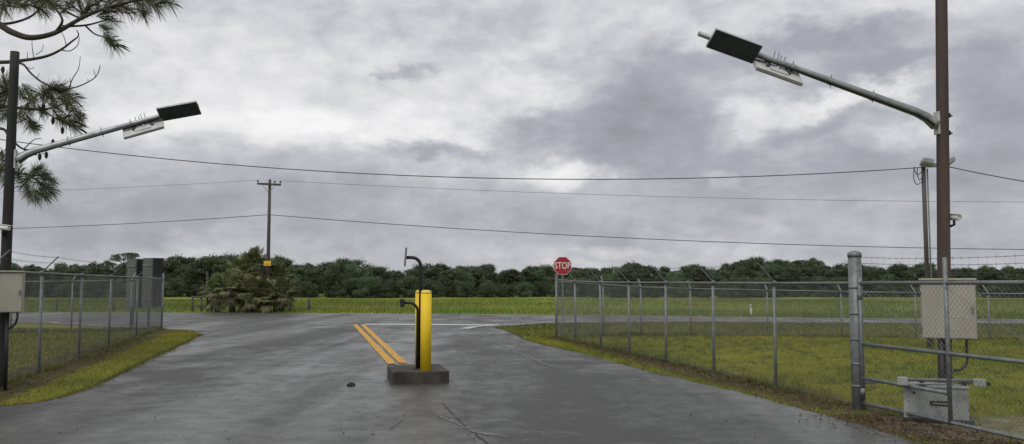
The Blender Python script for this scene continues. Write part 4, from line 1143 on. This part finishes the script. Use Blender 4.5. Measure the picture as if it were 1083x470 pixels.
# ---- cabbage palms round the utility pole
def palm(label, x, y, h, cr, seed, dead):
    g = np.random.default_rng(seed); rr_ = random.Random(seed)
    t = thing('cabbage_palm', label, 'palm', (x, y, 0), 'cabbage palms at the utility pole')
    b = Vector((x, y, 0))
    MB().tube([b - Vector((0, 0, .2)), b + Vector((0, 0, h*0.5)), b + Vector((0, 0, h))], [0.2, 0.17, 0.14], 8).build('trunk', M['trunk'], t, smooth='auto')
    def fans(n, el0, el1, tints, L0):
        vs_, fs_, cs_ = [], [], []
        for i in range(n):
            a = rr_.uniform(0, 6.283); e = R(rr_.uniform(el0, el1)); L = cr*rr_.uniform(0.40, 0.75)*L0
            d = Vector((math.cos(a)*math.cos(e), math.sin(a)*math.cos(e), math.sin(e)))
            s = d.cross(Vector((0, 0, 1))).normalized(); nn = s.cross(d)
            p0 = b + Vector((0, 0, h + rr_.uniform(-0.15, 0.1))); p1 = p0 + d*L
            tint = np.array(rr_.choice(tints))*rr_.uniform(0.7, 1.3)
            k0 = len(vs_); vs_ += [p0 + s*0.012, p0 - s*0.012, p1]; fs_.append((k0, k0+1, k0+2)); cs_ += [tint]*3
            nb = 15; BL = cr*rr_.uniform(0.30, 0.46)
            for k in range(nb):
                th = R(-105 + 210*k/(nb-1)); u = d*math.cos(th) + s*math.sin(th)
                q = p1 + u*BL*(0.75+0.25*math.cos(th)) - Vector((0, 0, BL*rr_.uniform(0.1, 0.45)))
                md = p1 + u*BL*0.5; wv_ = u.cross(nn).normalized()*0.032
                k0 = len(vs_); vs_ += [p1, md + wv_, q, md - wv_]; fs_.append((k0, k0+1, k0+2, k0+3)); cs_ += [tint*rr_.uniform(0.85, 1.15)]*4
        return vs_, fs_, cs_
    def mk(nm, dat):
        vs_, fs_, cs_ = dat; me = bpy.data.meshes.new(nm); me.from_pydata([tuple(v-b) for v in vs_], [], fs_); me.materials.append(M['fan'])
        add_attr(me, 'tint', np.concatenate([np.array(cs_), np.ones((len(cs_), 1))], 1), 'FLOAT_COLOR')
        o = bpy.data.objects.new(nm, me); col.objects.link(o); o.parent = t
    mk('crown', fans(52, -5, 88, [(0.135, 0.155, 0.065), (0.17, 0.18, 0.085), (0.11, 0.13, 0.055)], 1.0))
    mk('dead_fronds', fans(int(dead*1.2), -75, 0, [(0.17, 0.16, 0.09), (0.10, 0.098, 0.055), (0.22, 0.20, 0.115), (0.10, 0.115, 0.05)], 0.95))
palms = [('tallest cabbage palm just left of the utility pole', 270, 54.2, 2.75, 1.45, 30), ('cabbage palm at the left middle of the clump', 257, 53.4, 2.3, 1.4, 30),
         ('squat palm at the left end of the clump', 232, 52.2, 1.25, 1.25, 30), ('shaggy palm hanging right of the utility pole', 293, 54.2, 1.95, 1.3, 30),
         ('low palm at the right end of the clump', 299, 52.2, 1.25, 1.15, 30), ('low shaggy palm in the front middle of the clump', 266, 51.6, 1.2, 1.25, 32),
         ('small palm low between left end and middle of clump', 247, 51.8, 1.5, 1.25, 30), ('small palm in front of the utility pole', 282, 51.7, 0.95, 1.1, 30)]
for i, (lb, px, Y, h, cr, dd) in enumerate(palms):
    palm(lb, (px-W/2)/F*Y, Y, h, cr, 50+i, dd)

# ---- foreground pine on the left
PY = 16.6
tp = thing('pine_tree', 'long needled pine reaching its branches in at the upper left corner', 'tree', (-12.6, PY, 0))
tb = Vector((-12.6, PY, 0))
wood = MB()
wood.tube([tb - Vector((0, 0, .4)), tb + Vector((0.1, 0, 3)), tb + Vector((0.0, 0.1, 6)), tb + Vector((0.15, 0, 9)), tb + Vector((0.1, 0, 11.5))], [0.24, 0.21, 0.17, 0.11, 0.04], 14)
def limb(pts, r0, r1, yj=0.0):
    q = [P(px, py, PY + dy) for (px, py, dy) in pts]; q = smooth_poly(q, 5)
    wood.tube(q, [r0 + (r1-r0)*i/(len(q)-1) for i in range(len(q))], 8)
    return q
tufts = []   # (pos, direction, size)
def tuft(px, py, dx_, dy_, s=1.0, dyy=0.0, drop=0.0):
    c = P(px, py, PY+dyy)
    tufts.append((c, Vector((dx_, random.uniform(-0.5, 0.5), -dy_)).normalized(), s))
L1 = limb([(-117, 60, 0), (-60, 30, 0.1), (-10, 24, 0), (12, 34, -0.1), (32, 40, -0.15), (58, 35, -0.2), (85, 20, -0.2), (108, 10, -0.15), (130, 4, -.1), (160, -2, 0)], 0.085, 0.018)
limb([(58, 35, -0.2), (66, 22, -.3), (58, 8, -.35), (50, -8, -.4)], 0.03, 0.012)
limb([(66, 28, -.2), (90, 27, -.1), (110, 22, 0), (116, 20, 0.05)], 0.025, 0.01)
limb([(90, 27, -.1), (100, 36, 0.1), (112, 40, 0.15), (120, 46, .2)], 0.018, 0.009)
limb([(-5, 26, 0), (15, 24, .2), (35, 16, .3), (48, 0, .3), (52, -12, .3)], 0.03, 0.012)
limb([(85, 20, -.2), (70, 12, -.1), (60, 4, 0), (52, -6, .1)], 0.022, 0.01)
limb([(-20, 8, .3), (5, 6, .3), (22, 8, .4), (40, 2, .4)], 0.02, 0.009)
limb([(108, 10, -.15), (124, 12, -.2), (138, 14, -.25), (150, 12, -.25)], 0.02, 0.009)
limb([(116, -10, -.15), (130, -2, -.2), (150, 0, -.25), (165, 1, -.25)], 0.022, 0.009)
# bare dead branches
limb([(-117, 90, 0.2), (-50, 64, 0.2), (0, 66, 0.15), (25, 64, 0.1), (48, 60, 0.1), (64, 53, 0.1), (76, 44, 0.1), (83, 38, .1), (81, 32, .1)], 0.05, 0.008)
limb([(64, 53, .1), (74, 54, .1), (82, 48, .1), (84, 40, .1)], 0.012, 0.006); limb([(70, 48, .1), (68, 40, .1), (65, 34, .1)], 0.009, 0.005)
limb([(36, 62, .1), (34, 50, .1), (34, 42, .1)], 0.009, 0.005); limb([(38, 58, .1), (44, 54, .1), (46, 47, .1)], 0.008, 0.004); limb([(29, 64, .1), (29, 55, .1)], 0.008, 0.004)
limb([(10, 66, .1), (24, 68, .05), (33, 78, 0), (46, 88, 0), (62, 93, 0), (78, 93, 0), (95, 86, 0), (103, 79, 0), (106, 69, 0)], 0.024, 0.007)
limb([(73, 93, 0), (77, 83, 0), (83, 73, 0), (85, 60, 0)], 0.012, 0.005); limb([(101, 81, 0), (99, 74, 0)], 0.008, 0.004); limb([(93, 87, 0), (93, 83, 0)], 0.007, 0.004)
limb([(27, 71, 0), (34, 73, 0), (36, 70, 0)], 0.008, 0.004); limb([(39, 83, 0), (42, 77, 0)], 0.007, 0.004); limb([(75, 92, 0), (74, 82, 0)], 0.008, 0.004)
# lower green branches
limb([(-117, 130, .4), (-40, 105, .4), (0, 112, .4), (25, 115, .35), (45, 116, .3), (62, 112, .3), (74, 104, .3)], 0.05, 0.010)
limb([(25, 115, .35), (34, 106, .3), (44, 98, .2), (58, 92, .2)], 0.016, 0.008); limb([(45, 116, .3), (56, 124, .3), (68, 130, .3), (78, 134, .3)], 0.016, 0.008)
limb([(-30, 100, .4), (-6, 92, .5), (10, 96, .5), (22, 100, .5)], 0.022, 0.009); limb([(10, 112, .4), (20, 122, .4), (32, 130, .4)], 0.014, 0.007)
limb([(-117, 180, .5), (-40, 140, .5), (0, 136, .5), (10, 145, .5), (25, 158, .5), (45, 156, .5), (60, 150, .5)], 0.04, 0.008)
limb([(25, 158, .5), (36, 148, .5), (44, 147, .5)], 0.012, 0.006); limb([(22, 156, .5), (34, 164, .5), (48, 162, .5)], 0.012, 0.006)
limb([(-117, 215, .6), (-40, 190, .6), (-5, 180, .6), (18, 183, .6), (35, 186, .6), (46, 184, .6)], 0.04, 0.009); limb([(18, 183, .6), (26, 198, .6), (38, 208, .6)], 0.014, 0.007)
limb([(-5, 180, .6), (5, 170, .6), (14, 166, .6)], 0.014, 0.007); limb([(30, 186, .6), (44, 194, .6), (52, 200, .6)], 0.012, 0.006)
for a in [(178, 2, 1, .3, 1.0), (164, 6, 1, .6, 1.0), (152, 14, 1, .6, .9), (150, 4, 1, .3, 1.0), (136, 10, 1, .3, 1.0), (122, 8, 1, 0, .9), (140, -2, 1, .2, 1.1), (165, -4, 1, .1, 1.0),
          (118, 22, 1, .2, 1.0), (112, 12, .6, -.6, .9), (104, 4, .5, -.9, 1.0), (121, 47, .9, .6, .95), (116, 42, .7, .9, .7), (112, 30, .9, .4, .6), (96, 0, .3, -1, 1.1), (84, 2, -.2, -1, 1.1), (75, -4, -.2, -1, 1.1),
          (52, 2, -.3, -.6, 1.0), (50, -8, 0, -1, 1.2), (62, 0, .3, -.8, 1.0), (46, 12, .4, .6, .9), (40, 2, .8, .2, 1.0), (48, -2, .5, .8, 1.0), (24, 6, .8, .3, .9), (10, 4, -.6, .3, 1.0), (2, 10, -.3, .7, 1.0), (0, -2, .3, -.8, 1.2), (20, -4, .3, -.8, 1.2), (33, -6, .3, -.8, 1.2),
          (70, 8, .4, -.5, .8), (90, 12, .5, -.6, .8), (130, 0, .8, -.3, 1.0), (118, -4, .4, -.8, 1.1)]:
    tuft(*a[:4], a[4], random.uniform(-.3, .3))
for a in [(60, 92, .8, -.4, 1.0), (52, 96, .3, -.5, .9), (66, 98, .9, .2, .9), (76, 104, 1, .2, 1.0), (70, 108, .8, .6, .9), (58, 112, .5, .2, .9), (79, 134, .9, .5, .9), (72, 128, .9, .2, 1.0), (62, 124, .6, .8, .8), (80, 118, .9, .2, .8),
          (46, 100, .1, -.7, .9), (36, 106, -.2, -.5, .9), (22, 100, .3, .5, 1.0), (30, 98, .4, .6, .9), (10, 98, -.4, .4, 1.0), (2, 100, -.5, .2, 1.1), (-2, 90, -.2, -.4, 1.0), (6, 86, .2, -.6, .9), (32, 131, .4, .9, .8), (22, 122, 0, .8, .8), (36, 134, .6, .8, .6),
          (2, 112, -.5, .5, 1.1), (5, 122, -.2, .9, .8), (44, 118, .4, .7, .7), (54, 104, .6, .3, .8), (84, 126, .8, .7, .7), (30, 116, .2, .8, .7)]:
    tuft(*a[:4], a[4], .3 + random.uniform(-.3, .3))
for a in [(46, 184, .9, -.1, .9), (52, 190, .9, .3, .9), (53, 201, .8, .7, .9), (44, 196, .7, .6, 1.0), (38, 209, .4, .9, .9), (46, 206, .7, .8, .9), (30, 204, .2, .9, .8), (28, 194, .1, .5, .9), (34, 186, .6, -.4, .8), (20, 182, .1, -.6, .9), (14, 168, .2, -.4, .8), (6, 174, -.3, .3, 1.0), (0, 182, -.5, .5, 1.0), (2, 165, -.3, -.4, .9), (8, 190, 0, .8, .8), (40, 178, .6, -.5, .7)]:
    tuft(*a[:4], a[4], .6 + random.uniform(-.2, .2))
# the rest of the tree, outside the picture
for i in range(46):
    z = random.uniform(4.2, 11.4); a = random.uniform(0, 6.283)
    if math.cos(a) > 0.15 and z < 8.2: a += math.pi
    L = (2.6 if z < 9 else 1.5)*random.uniform(0.5, 1.0)
    e_ = tb + Vector((math.cos(a)*L, math.sin(a)*L, z + L*0.15)); s_ = tb + Vector((0, 0, z-0.2))
    md = s_.lerp(e_, 0.55) - Vector((0, 0, 0.1)); wood.tube([s_, md, e_], [0.045, 0.03, 0.01], 6)
    for k in range(7):
        q = s_.lerp(e_, random.uniform(0.5, 1.0)) + Vector((random.uniform(-.4, .4), random.uniform(-.4, .4), random.uniform(-.2, .3)))
        tufts.append((q, (e_-s_).normalized() + Vector((random.uniform(-.6, .6), random.uniform(-.6, .6), random.uniform(0, .8))), 1.0))
wood.build('trunk', M['bark'], tp, smooth=True)
NV, NC = [], []
for (c, d, s) in tufts:
    c = np.array(c); d = np.array(d); d = d/np.linalg.norm(d)
    k = 190
    ax_t = rng.uniform(-0.26, 0.06, (k, 1))*s
    q = rng.normal(size=(k, 3)); q -= (q@d)[:, None]*d; q /= np.linalg.norm(q, axis=1, keepdims=True)
    sp_ = rng.uniform(0.15, 1.25, (k, 1)); u = d*np.cos(sp_) + q*np.sin(sp_); L = rng.uniform(0.18, 0.38, (k, 1))*s
    p0 = c + d*ax_t; p1 = p0 + u*L*0.6; p2 = p0 + u*L; p2[:, 2] -= (L*L*0.55)[:, 0]
    w_ = np.cross(u, rng.normal(size=(k, 3))); w_ /= np.linalg.norm(w_, axis=1, keepdims=True); w_ *= 0.0026
    NV.append(np.stack([p0-w_*0.6, p0+w_*0.6, p1+w_, p2, p1-w_], 1).reshape(-1, 3))
    t_ = np.array([0.125, 0.142, 0.075])*rng.uniform(0.6, 1.35, (k, 1)) + (rng.uniform(0, 1, (k, 1)) > 0.9)*np.array([0.05, 0.035, 0.01])
    NC.append(np.repeat(t_, 5, axis=0))
NV = np.concatenate(NV) - np.array(tb); NC = np.concatenate(NC)
me = mesh_np('crown', NV, np.arange(len(NV)).reshape(-1, 5), M['needles'], 5)
add_attr(me, 'tint', np.concatenate([NC, np.ones((len(NC), 1))], 1), 'FLOAT_COLOR')
o = bpy.data.objects.new('crown', me); col.objects.link(o); o.parent = tp
def cone_mesh(px, py, dy):
    c = P(px, py, PY+dy)
    m_ = MB(); m_.tube([c + Vector((0, 0, .07)), c + Vector((0, 0, .045)), c, c - Vector((0, 0, .05)), c - Vector((0, 0, .08))], [0.010, 0.028, 0.036, 0.026, 0.008], 9)
    m_.build('pine_cone', M['cone'], tp, smooth=True)
for q in ((56, 151, .4), (49, 164, .4), (42, 166, .4), (46, 113, .3), (66, 138, .3), (56, 128, .3), (2, 163, .5), (71, 113, .3), (3, 74, .1)): cone_mesh(*q)

# ------------------------------------------------------------------ grass and litter
def blades(name, label, pts, h, w, tint, lean=0.45):
    n = len(pts); a = rng.uniform(0, 6.283, n); ca, sa = np.cos(a), np.sin(a)
    z = gz(pts[:, 0], pts[:, 1])
    base = np.stack([pts[:, 0], pts[:, 1], z-0.005], 1)
    side = np.stack([ca, sa, np.zeros(n)], 1)*(w/2)[:, None]
    le = rng.normal(size=(n, 2))*lean*h[:, None]
    tip = base + np.stack([le[:, 0], le[:, 1], h], 1)
    v = np.stack([base-side, base+side, tip], 1).reshape(-1, 3)
    me = mesh_np(name, v, np.arange(3*n).reshape(n, 3), M['grass'], 3)
    c = np.repeat(np.concatenate([tint, np.ones((n, 1))], 1), 3, axis=0); add_attr(me, 'tint', c, 'FLOAT_COLOR')
    o = bpy.data.objects.new(name, me); col.objects.link(o); setp(o, label, 'grass', kind='stuff'); return o
def vnoise(x, y, s, seed=0):
    """cheap smooth noise from a few sines"""
    g = np.random.default_rng(seed); o = 0
    for i in range(6):
        a = g.uniform(0, 6.28); f = s*g.uniform(0.6, 2.2); o = o + np.sin((x*math.cos(a)+y*math.sin(a))*f + g.uniform(0, 6.28))
    return o/6
def scatter(n, x0, x1, y0, y1, bias=1.0):
    x = rng.uniform(x0, x1, n); t = rng.uniform(0, 1, n)**bias; y = y0 + (y1-y0)*t
    inview = np.abs(x) < 0.66*y + 1.5
    x, y = x[inview], y[inview]
    out = ~inpoly(x, y, asphalt_poly)
    return x[out], y[out]
def thin(x, y, k=1.0):
    d, s = dirt_fn(x, y); e_ = 0.5 + 0.32*vnoise(x, y, 5, 3)
    bare = np.maximum(np.clip((d+e_-0.88)*4, 0, 1), np.clip((s+e_-0.85)*4, 0, 1))
    keep = rng.uniform(0, 1, len(x)) > bare*0.93*k
    return x[keep], y[keep]
def tints(x, y, A, B, C, s=0.8, seed=1):
    v = np.clip(0.5 + 0.5*vnoise(x, y, s, seed) + rng.normal(size=len(x))*0.25, 0, 1)[:, None]
    A, B, C = map(np.array, (A, B, C))
    return np.where(v < 0.5, A + (B-A)*v*2, B + (C-B)*(v*2-1))*rng.uniform(0.7, 1.3, (len(x), 1))
# right lawn
x, y = scatter(420000, 0.5, 20, 8.2, 28.5, 1.25); x, y = thin(x, y)
dist = np.hypot(x, y)
right_side = x > (POST_R.x + 7.37-7.37) - 5.2 
blades('lawn_grass', 'mown yellow green lawn inside the right fence', np.stack([x, y], 1), rng.uniform(0.025, 0.065, len(x)), 0.004 + 0.00035*dist,
       tints(x, y, (0.112, 0.146, 0.012), (0.195, 0.218, 0.018), (0.275, 0.255, 0.032))
       * (1 + 0.30*vnoise(x, y, 0.55, 21) + 0.22*vnoise(x, y, 2.4, 22))[:, None] * np.array([1, 1, 1]))
def weeds(name, label, cx, cy, nb, h0, h1, A, B, C):
    n = len(cx); X = np.repeat(cx, nb) + rng.normal(size=n*nb)*0.05; Y = np.repeat(cy, nb) + rng.normal(size=n*nb)*0.05
    hh = np.repeat(rng.uniform(0.5, 1.0, n), nb)*rng.uniform(h0, h1, n*nb)
    ok_ = ~inpoly(X, Y, asphalt_poly)
    X, Y, hh = X[ok_], Y[ok_], hh[ok_]
    blades(name, label, np.stack([X, Y], 1), hh, 0.006 + 0.0003*Y, tints(X, Y, A, B, C), 0.6)
cx, cy = scatter(1500, 2, 18, 9, 28, 1.0); cx, cy = thin(cx, cy)
weeds('weeds', 'darker weed tufts standing in the right lawn', cx, cy, 26, 0.06, 0.14, (0.06, 0.09, 0.014), (0.11, 0.135, 0.02), (0.20, 0.18, 0.04))
# strip between right rear fence and road
x, y = scatter(90000, -1, 34, 27.5, 44); 
keep = inpoly(x, y, [Vector((-1, 27.5)), *[Vector((p.x, p.y)) for p in n2], Vector((40, 24))]) 
x, y = x[keep], y[keep]
blades('verge_grass', 'darker rough grass between right rear fence and road', np.stack([x, y], 1), rng.uniform(0.05, 0.16, len(x)), rng.uniform(0.012, 0.022, len(x)),
       tints(x, y, (0.052, 0.066, 0.012), (0.085, 0.094, 0.016), (0.13, 0.115, 0.030), 0.5, 4))
# left verge and the lawn behind the left fence
x, y = scatter(260000, -24, -6, 10, 33, 1.1); x, y = thin(x, y)
dL = segdist(x, y, LEFT_FENCE)
b_sl = (lf1.x-lf0.x)/(lf1.y-lf0.y)
outside = x > lf0.x + b_sl*(y-lf0.y)
rngk = rng.uniform(0, 1, len(x)); keep = outside | (rngk < 0.45)
x, y, outside = x[keep], y[keep], outside[keep]
tv = tints(x, y, (0.075, 0.088, 0.010), (0.140, 0.135, 0.014), (0.20, 0.17, 0.022), 1.2, 5)
ti = tints(x, y, (0.060, 0.078, 0.014), (0.098, 0.110, 0.018), (0.14, 0.13, 0.03), 0.7, 6)
for m_, nm, lb, tt, h0, h1 in ((outside, 'verge_grass', 'yellow green mossy verge between left fence and driveway', tv, 0.015, 0.05), (~outside, 'lawn_grass', 'dull green lawn inside the left fence', ti, 0.04, 0.10)):
    blades(nm, lb, np.stack([x[m_], y[m_]], 1), rng.uniform(h0, h1, m_.sum()), 0.005 + 0.0004*y[m_], tt[m_])
wl_ = []
for ln, k in ((RIGHT_FENCE, 110), (LEFT_FENCE[:-1], 120), (REAR_RIGHT, 260), (REAR_LEFT, 120)):
    for i in range(k):
        j = random.randrange(len(ln)-1); p_ = ln[j].lerp(ln[j+1], random.random()); wl_.append((p_.x + random.gauss(0, 0.10), p_.y + random.gauss(0, 0.10)))
wl_ = np.array(wl_)
weeds('weeds', 'straggly weeds growing along the foot of the chain link fences', wl_[:, 0], wl_[:, 1], 22, 0.08, 0.26, (0.05, 0.07, 0.014), (0.10, 0.11, 0.022), (0.19, 0.16, 0.06))
# fringe spilling over the asphalt edge
def fringe(poly, n, w=0.16):
    seg = [(a, b) for a, b in zip(poly[:-1], poly[1:]) if 7 < a.y < 40]
    Ls = np.array([(b-a).length for a, b in seg]); pr = Ls/Ls.sum(); idx = rng.choice(len(seg), n, p=pr); t = rng.uniform(0, 1, n)
    ax_ = np.array([[seg[i][0].x, seg[i][0].y] for i in idx]); bx_ = np.array([[seg[i][1].x, seg[i][1].y] for i in idx])
    p = ax_ + (bx_-ax_)*t[:, None] + rng.normal(size=(n, 2))*w*np.clip(0.5+vnoise(ax_[:, 0], ax_[:, 1], 2.0, 9), 0.15, 1)[:, None]
    return p
p = fringe(dl, 9000, 0.10)
blades('edge_grass', 'grass blades creeping over the left driveway edge', p, rng.uniform(0.025, 0.07, len(p)), 0.006 + 0.0003*p[:, 1], tints(p[:, 0], p[:, 1], (0.06, 0.07, 0.012), (0.11, 0.105, 0.016), (0.15, 0.12, 0.03)), 0.8)
p = fringe(dr, 4200, 0.08); nz = vnoise(p[:, 0], p[:, 1], 1.3, 12) + np.clip((p[:, 1]-21)/4, 0, 1) > 0.12; p = p[nz]
blades('edge_grass', 'sparse grass tufts along the right driveway edge', p, rng.uniform(0.02, 0.06, len(p)), 0.006 + 0.0003*p[:, 1], tints(p[:, 0], p[:, 1], (0.06, 0.07, 0.012), (0.11, 0.105, 0.016), (0.15, 0.12, 0.03)), 0.8)
# pasture
x, y = scatter(230000, -70, 75, 42, 120, 1.5)
fx = np.array([q.x for q in fe]); fy = np.array([q.y for q in fe]); keep = y > np.interp(x, fx, fy) + 0.2
x, y = x[keep], y[keep]
tall = np.clip(0.5 + 0.9*vnoise(x, y, 0.35, 8), 0.1, 1)
blades('pasture_grass', 'uneven green pasture grass beyond the road', np.stack([x, y], 1), rng.uniform(0.08, 0.42, len(x))*tall + 0.05, 0.02 + 0.0005*y,
       tints(x, y, (0.095, 0.178, 0.022), (0.180, 0.245, 0.038), (0.30, 0.28, 0.075), 0.22, 7)
       * (1 + 0.45*vnoise(x, y, 0.10, 31) + 0.25*vnoise(x, y, 0.6, 32))[:, None])
# litter: leaves and straw below the fences
def litter(name, label, pts, size, tint):
    n = len(pts); a = rng.uniform(0, 6.283, n); u = np.stack([np.cos(a), np.sin(a), rng.normal(size=n)*0.25], 1); w = np.stack([-np.sin(a), np.cos(a), rng.normal(size=n)*0.35], 1)
    z = np.full(n, 0.022) + rng.uniform(0, 0.02, n); c = np.stack([pts[:, 0], pts[:, 1], z], 1)
    s = size[:, None]
    v = np.stack([c-u*s, c+w*s*0.35, c+u*s, c-w*s*0.35], 1).reshape(-1, 3)
    me = mesh_np(name, v, np.arange(4*n).reshape(n, 4), M['litter'], 4)
    add_attr(me, 'tint', np.repeat(np.concatenate([tint, np.ones((n, 1))], 1), 4, axis=0), 'FLOAT_COLOR')
    o = bpy.data.objects.new(name, me); col.objects.link(o); setp(o, label, 'leaf litter', kind='stuff')
def along_line(pts, n, off, sd):
    Ls = np.array([(b-a).length for a, b in zip(pts[:-1], pts[1:])]); idx = rng.choice(len(Ls), n, p=Ls/Ls.sum()); t = rng.uniform(0, 1, n)
    A_ = np.array([[p.x, p.y] for p in pts[:-1]])[idx]; B_ = np.array([[p.x, p.y] for p in pts[1:]])[idx]
    d = (B_-A_)/np.linalg.norm(B_-A_, axis=1, keepdims=True); nn = np.stack([-d[:, 1], d[:, 0]], 1)
    return A_ + (B_-A_)*t[:, None] + nn*(off + rng.normal(size=n)*sd)[:, None]
def brown(n):
    return np.array([0.075, 0.042, 0.028])*rng.uniform(0.35, 1.7, (n, 1)) + (rng.uniform(0, 1, (n, 1)) > 0.93)*np.array([0.16, 0.13, 0.09])
p = np.concatenate([along_line(RIGHT_FENCE, 9000, -0.18, 0.26), along_line([G(905, 440), G(960, 456), G(1060, 475)], 2600, 0.0, 0.35)])
litter('leaf_litter', 'brown leaves and pine straw below the right fence and gate', p, rng.uniform(0.008, 0.030, len(p)), brown(len(p))*0.75)
p = along_line(LEFT_FENCE[1:], 7000, 0.05, 0.38)
litter('leaf_litter', 'dark brown leaves lying below the left fence', p, rng.uniform(0.008, 0.030, len(p)), brown(len(p))*0.5)
x, y = scatter(1, 0, 1, 0, 1)
n_ = 420; py_r = rng.uniform(360, 468, n_); px_r = rng.uniform(60, 900, n_)
gp_ = np.array([[*G(a, b).xy] for a, b in zip(px_r, py_r)]); ok = inpoly(gp_[:, 0], gp_[:, 1], asphalt_poly)
litter('fallen_leaves', 'scattered small dark leaves on the wet asphalt', gp_[ok][:130], rng.uniform(0.012, 0.03, 130)[:ok.sum()], brown(min(130, ok.sum()))*0.4)

nd = 260; an = rng.uniform(0, 6.283, nd); rr = 1.0 + np.abs(rng.normal(size=nd))*0.10  # dark bits added round the island to stand in for contact shadow
px_ = np.clip(np.cos(an)*1.6, -1, 1)*0.50*rr; py_d = np.clip(np.sin(an)*1.6, -1, 1)*0.69*rr
pts_d = np.stack([ic.x + px_*PX.x + py_d*AX.x, ic.y + px_*PX.y + py_d*AX.y], 1)
litter('contact_shade_bits', 'dark bits added along the concrete island foot as contact shade', pts_d, rng.uniform(0.006, 0.02, nd), brown(nd)*0.4)
# clod on the asphalt
cl = G(371.5, 409)
m_ = MB(); cr_ = random.Random(3)
n_ = 12; rings = [(0.0, 1.0), (0.018, 1.05), (0.036, 0.8), (0.05, 0.4), (0.053, 0.05)]
for (z, s) in rings:
    for k in range(n_):
        an = 6.2832*k/n_; rr = 0.06*s*(1+cr_.uniform(-.22, .22)); m_.v.append(cl + Vector((rr*1.1*math.cos(an), rr*0.8*math.sin(an), 0.013+z*(1+cr_.uniform(-.2, .2)))))
for i in range(len(rings)-1):
    for k in range(n_): m_.f.append((i*n_+k, i*n_+(k+1) % n_, (i+1)*n_+(k+1) % n_, (i+1)*n_+k))
m_.f.append(tuple(range((len(rings)-1)*n_, len(rings)*n_))); m_.f.append(tuple(range(n_))[::-1])
setp(m_.build('clod', M['clod'], None), 'dark clod of debris on the asphalt left of the island', 'debris')
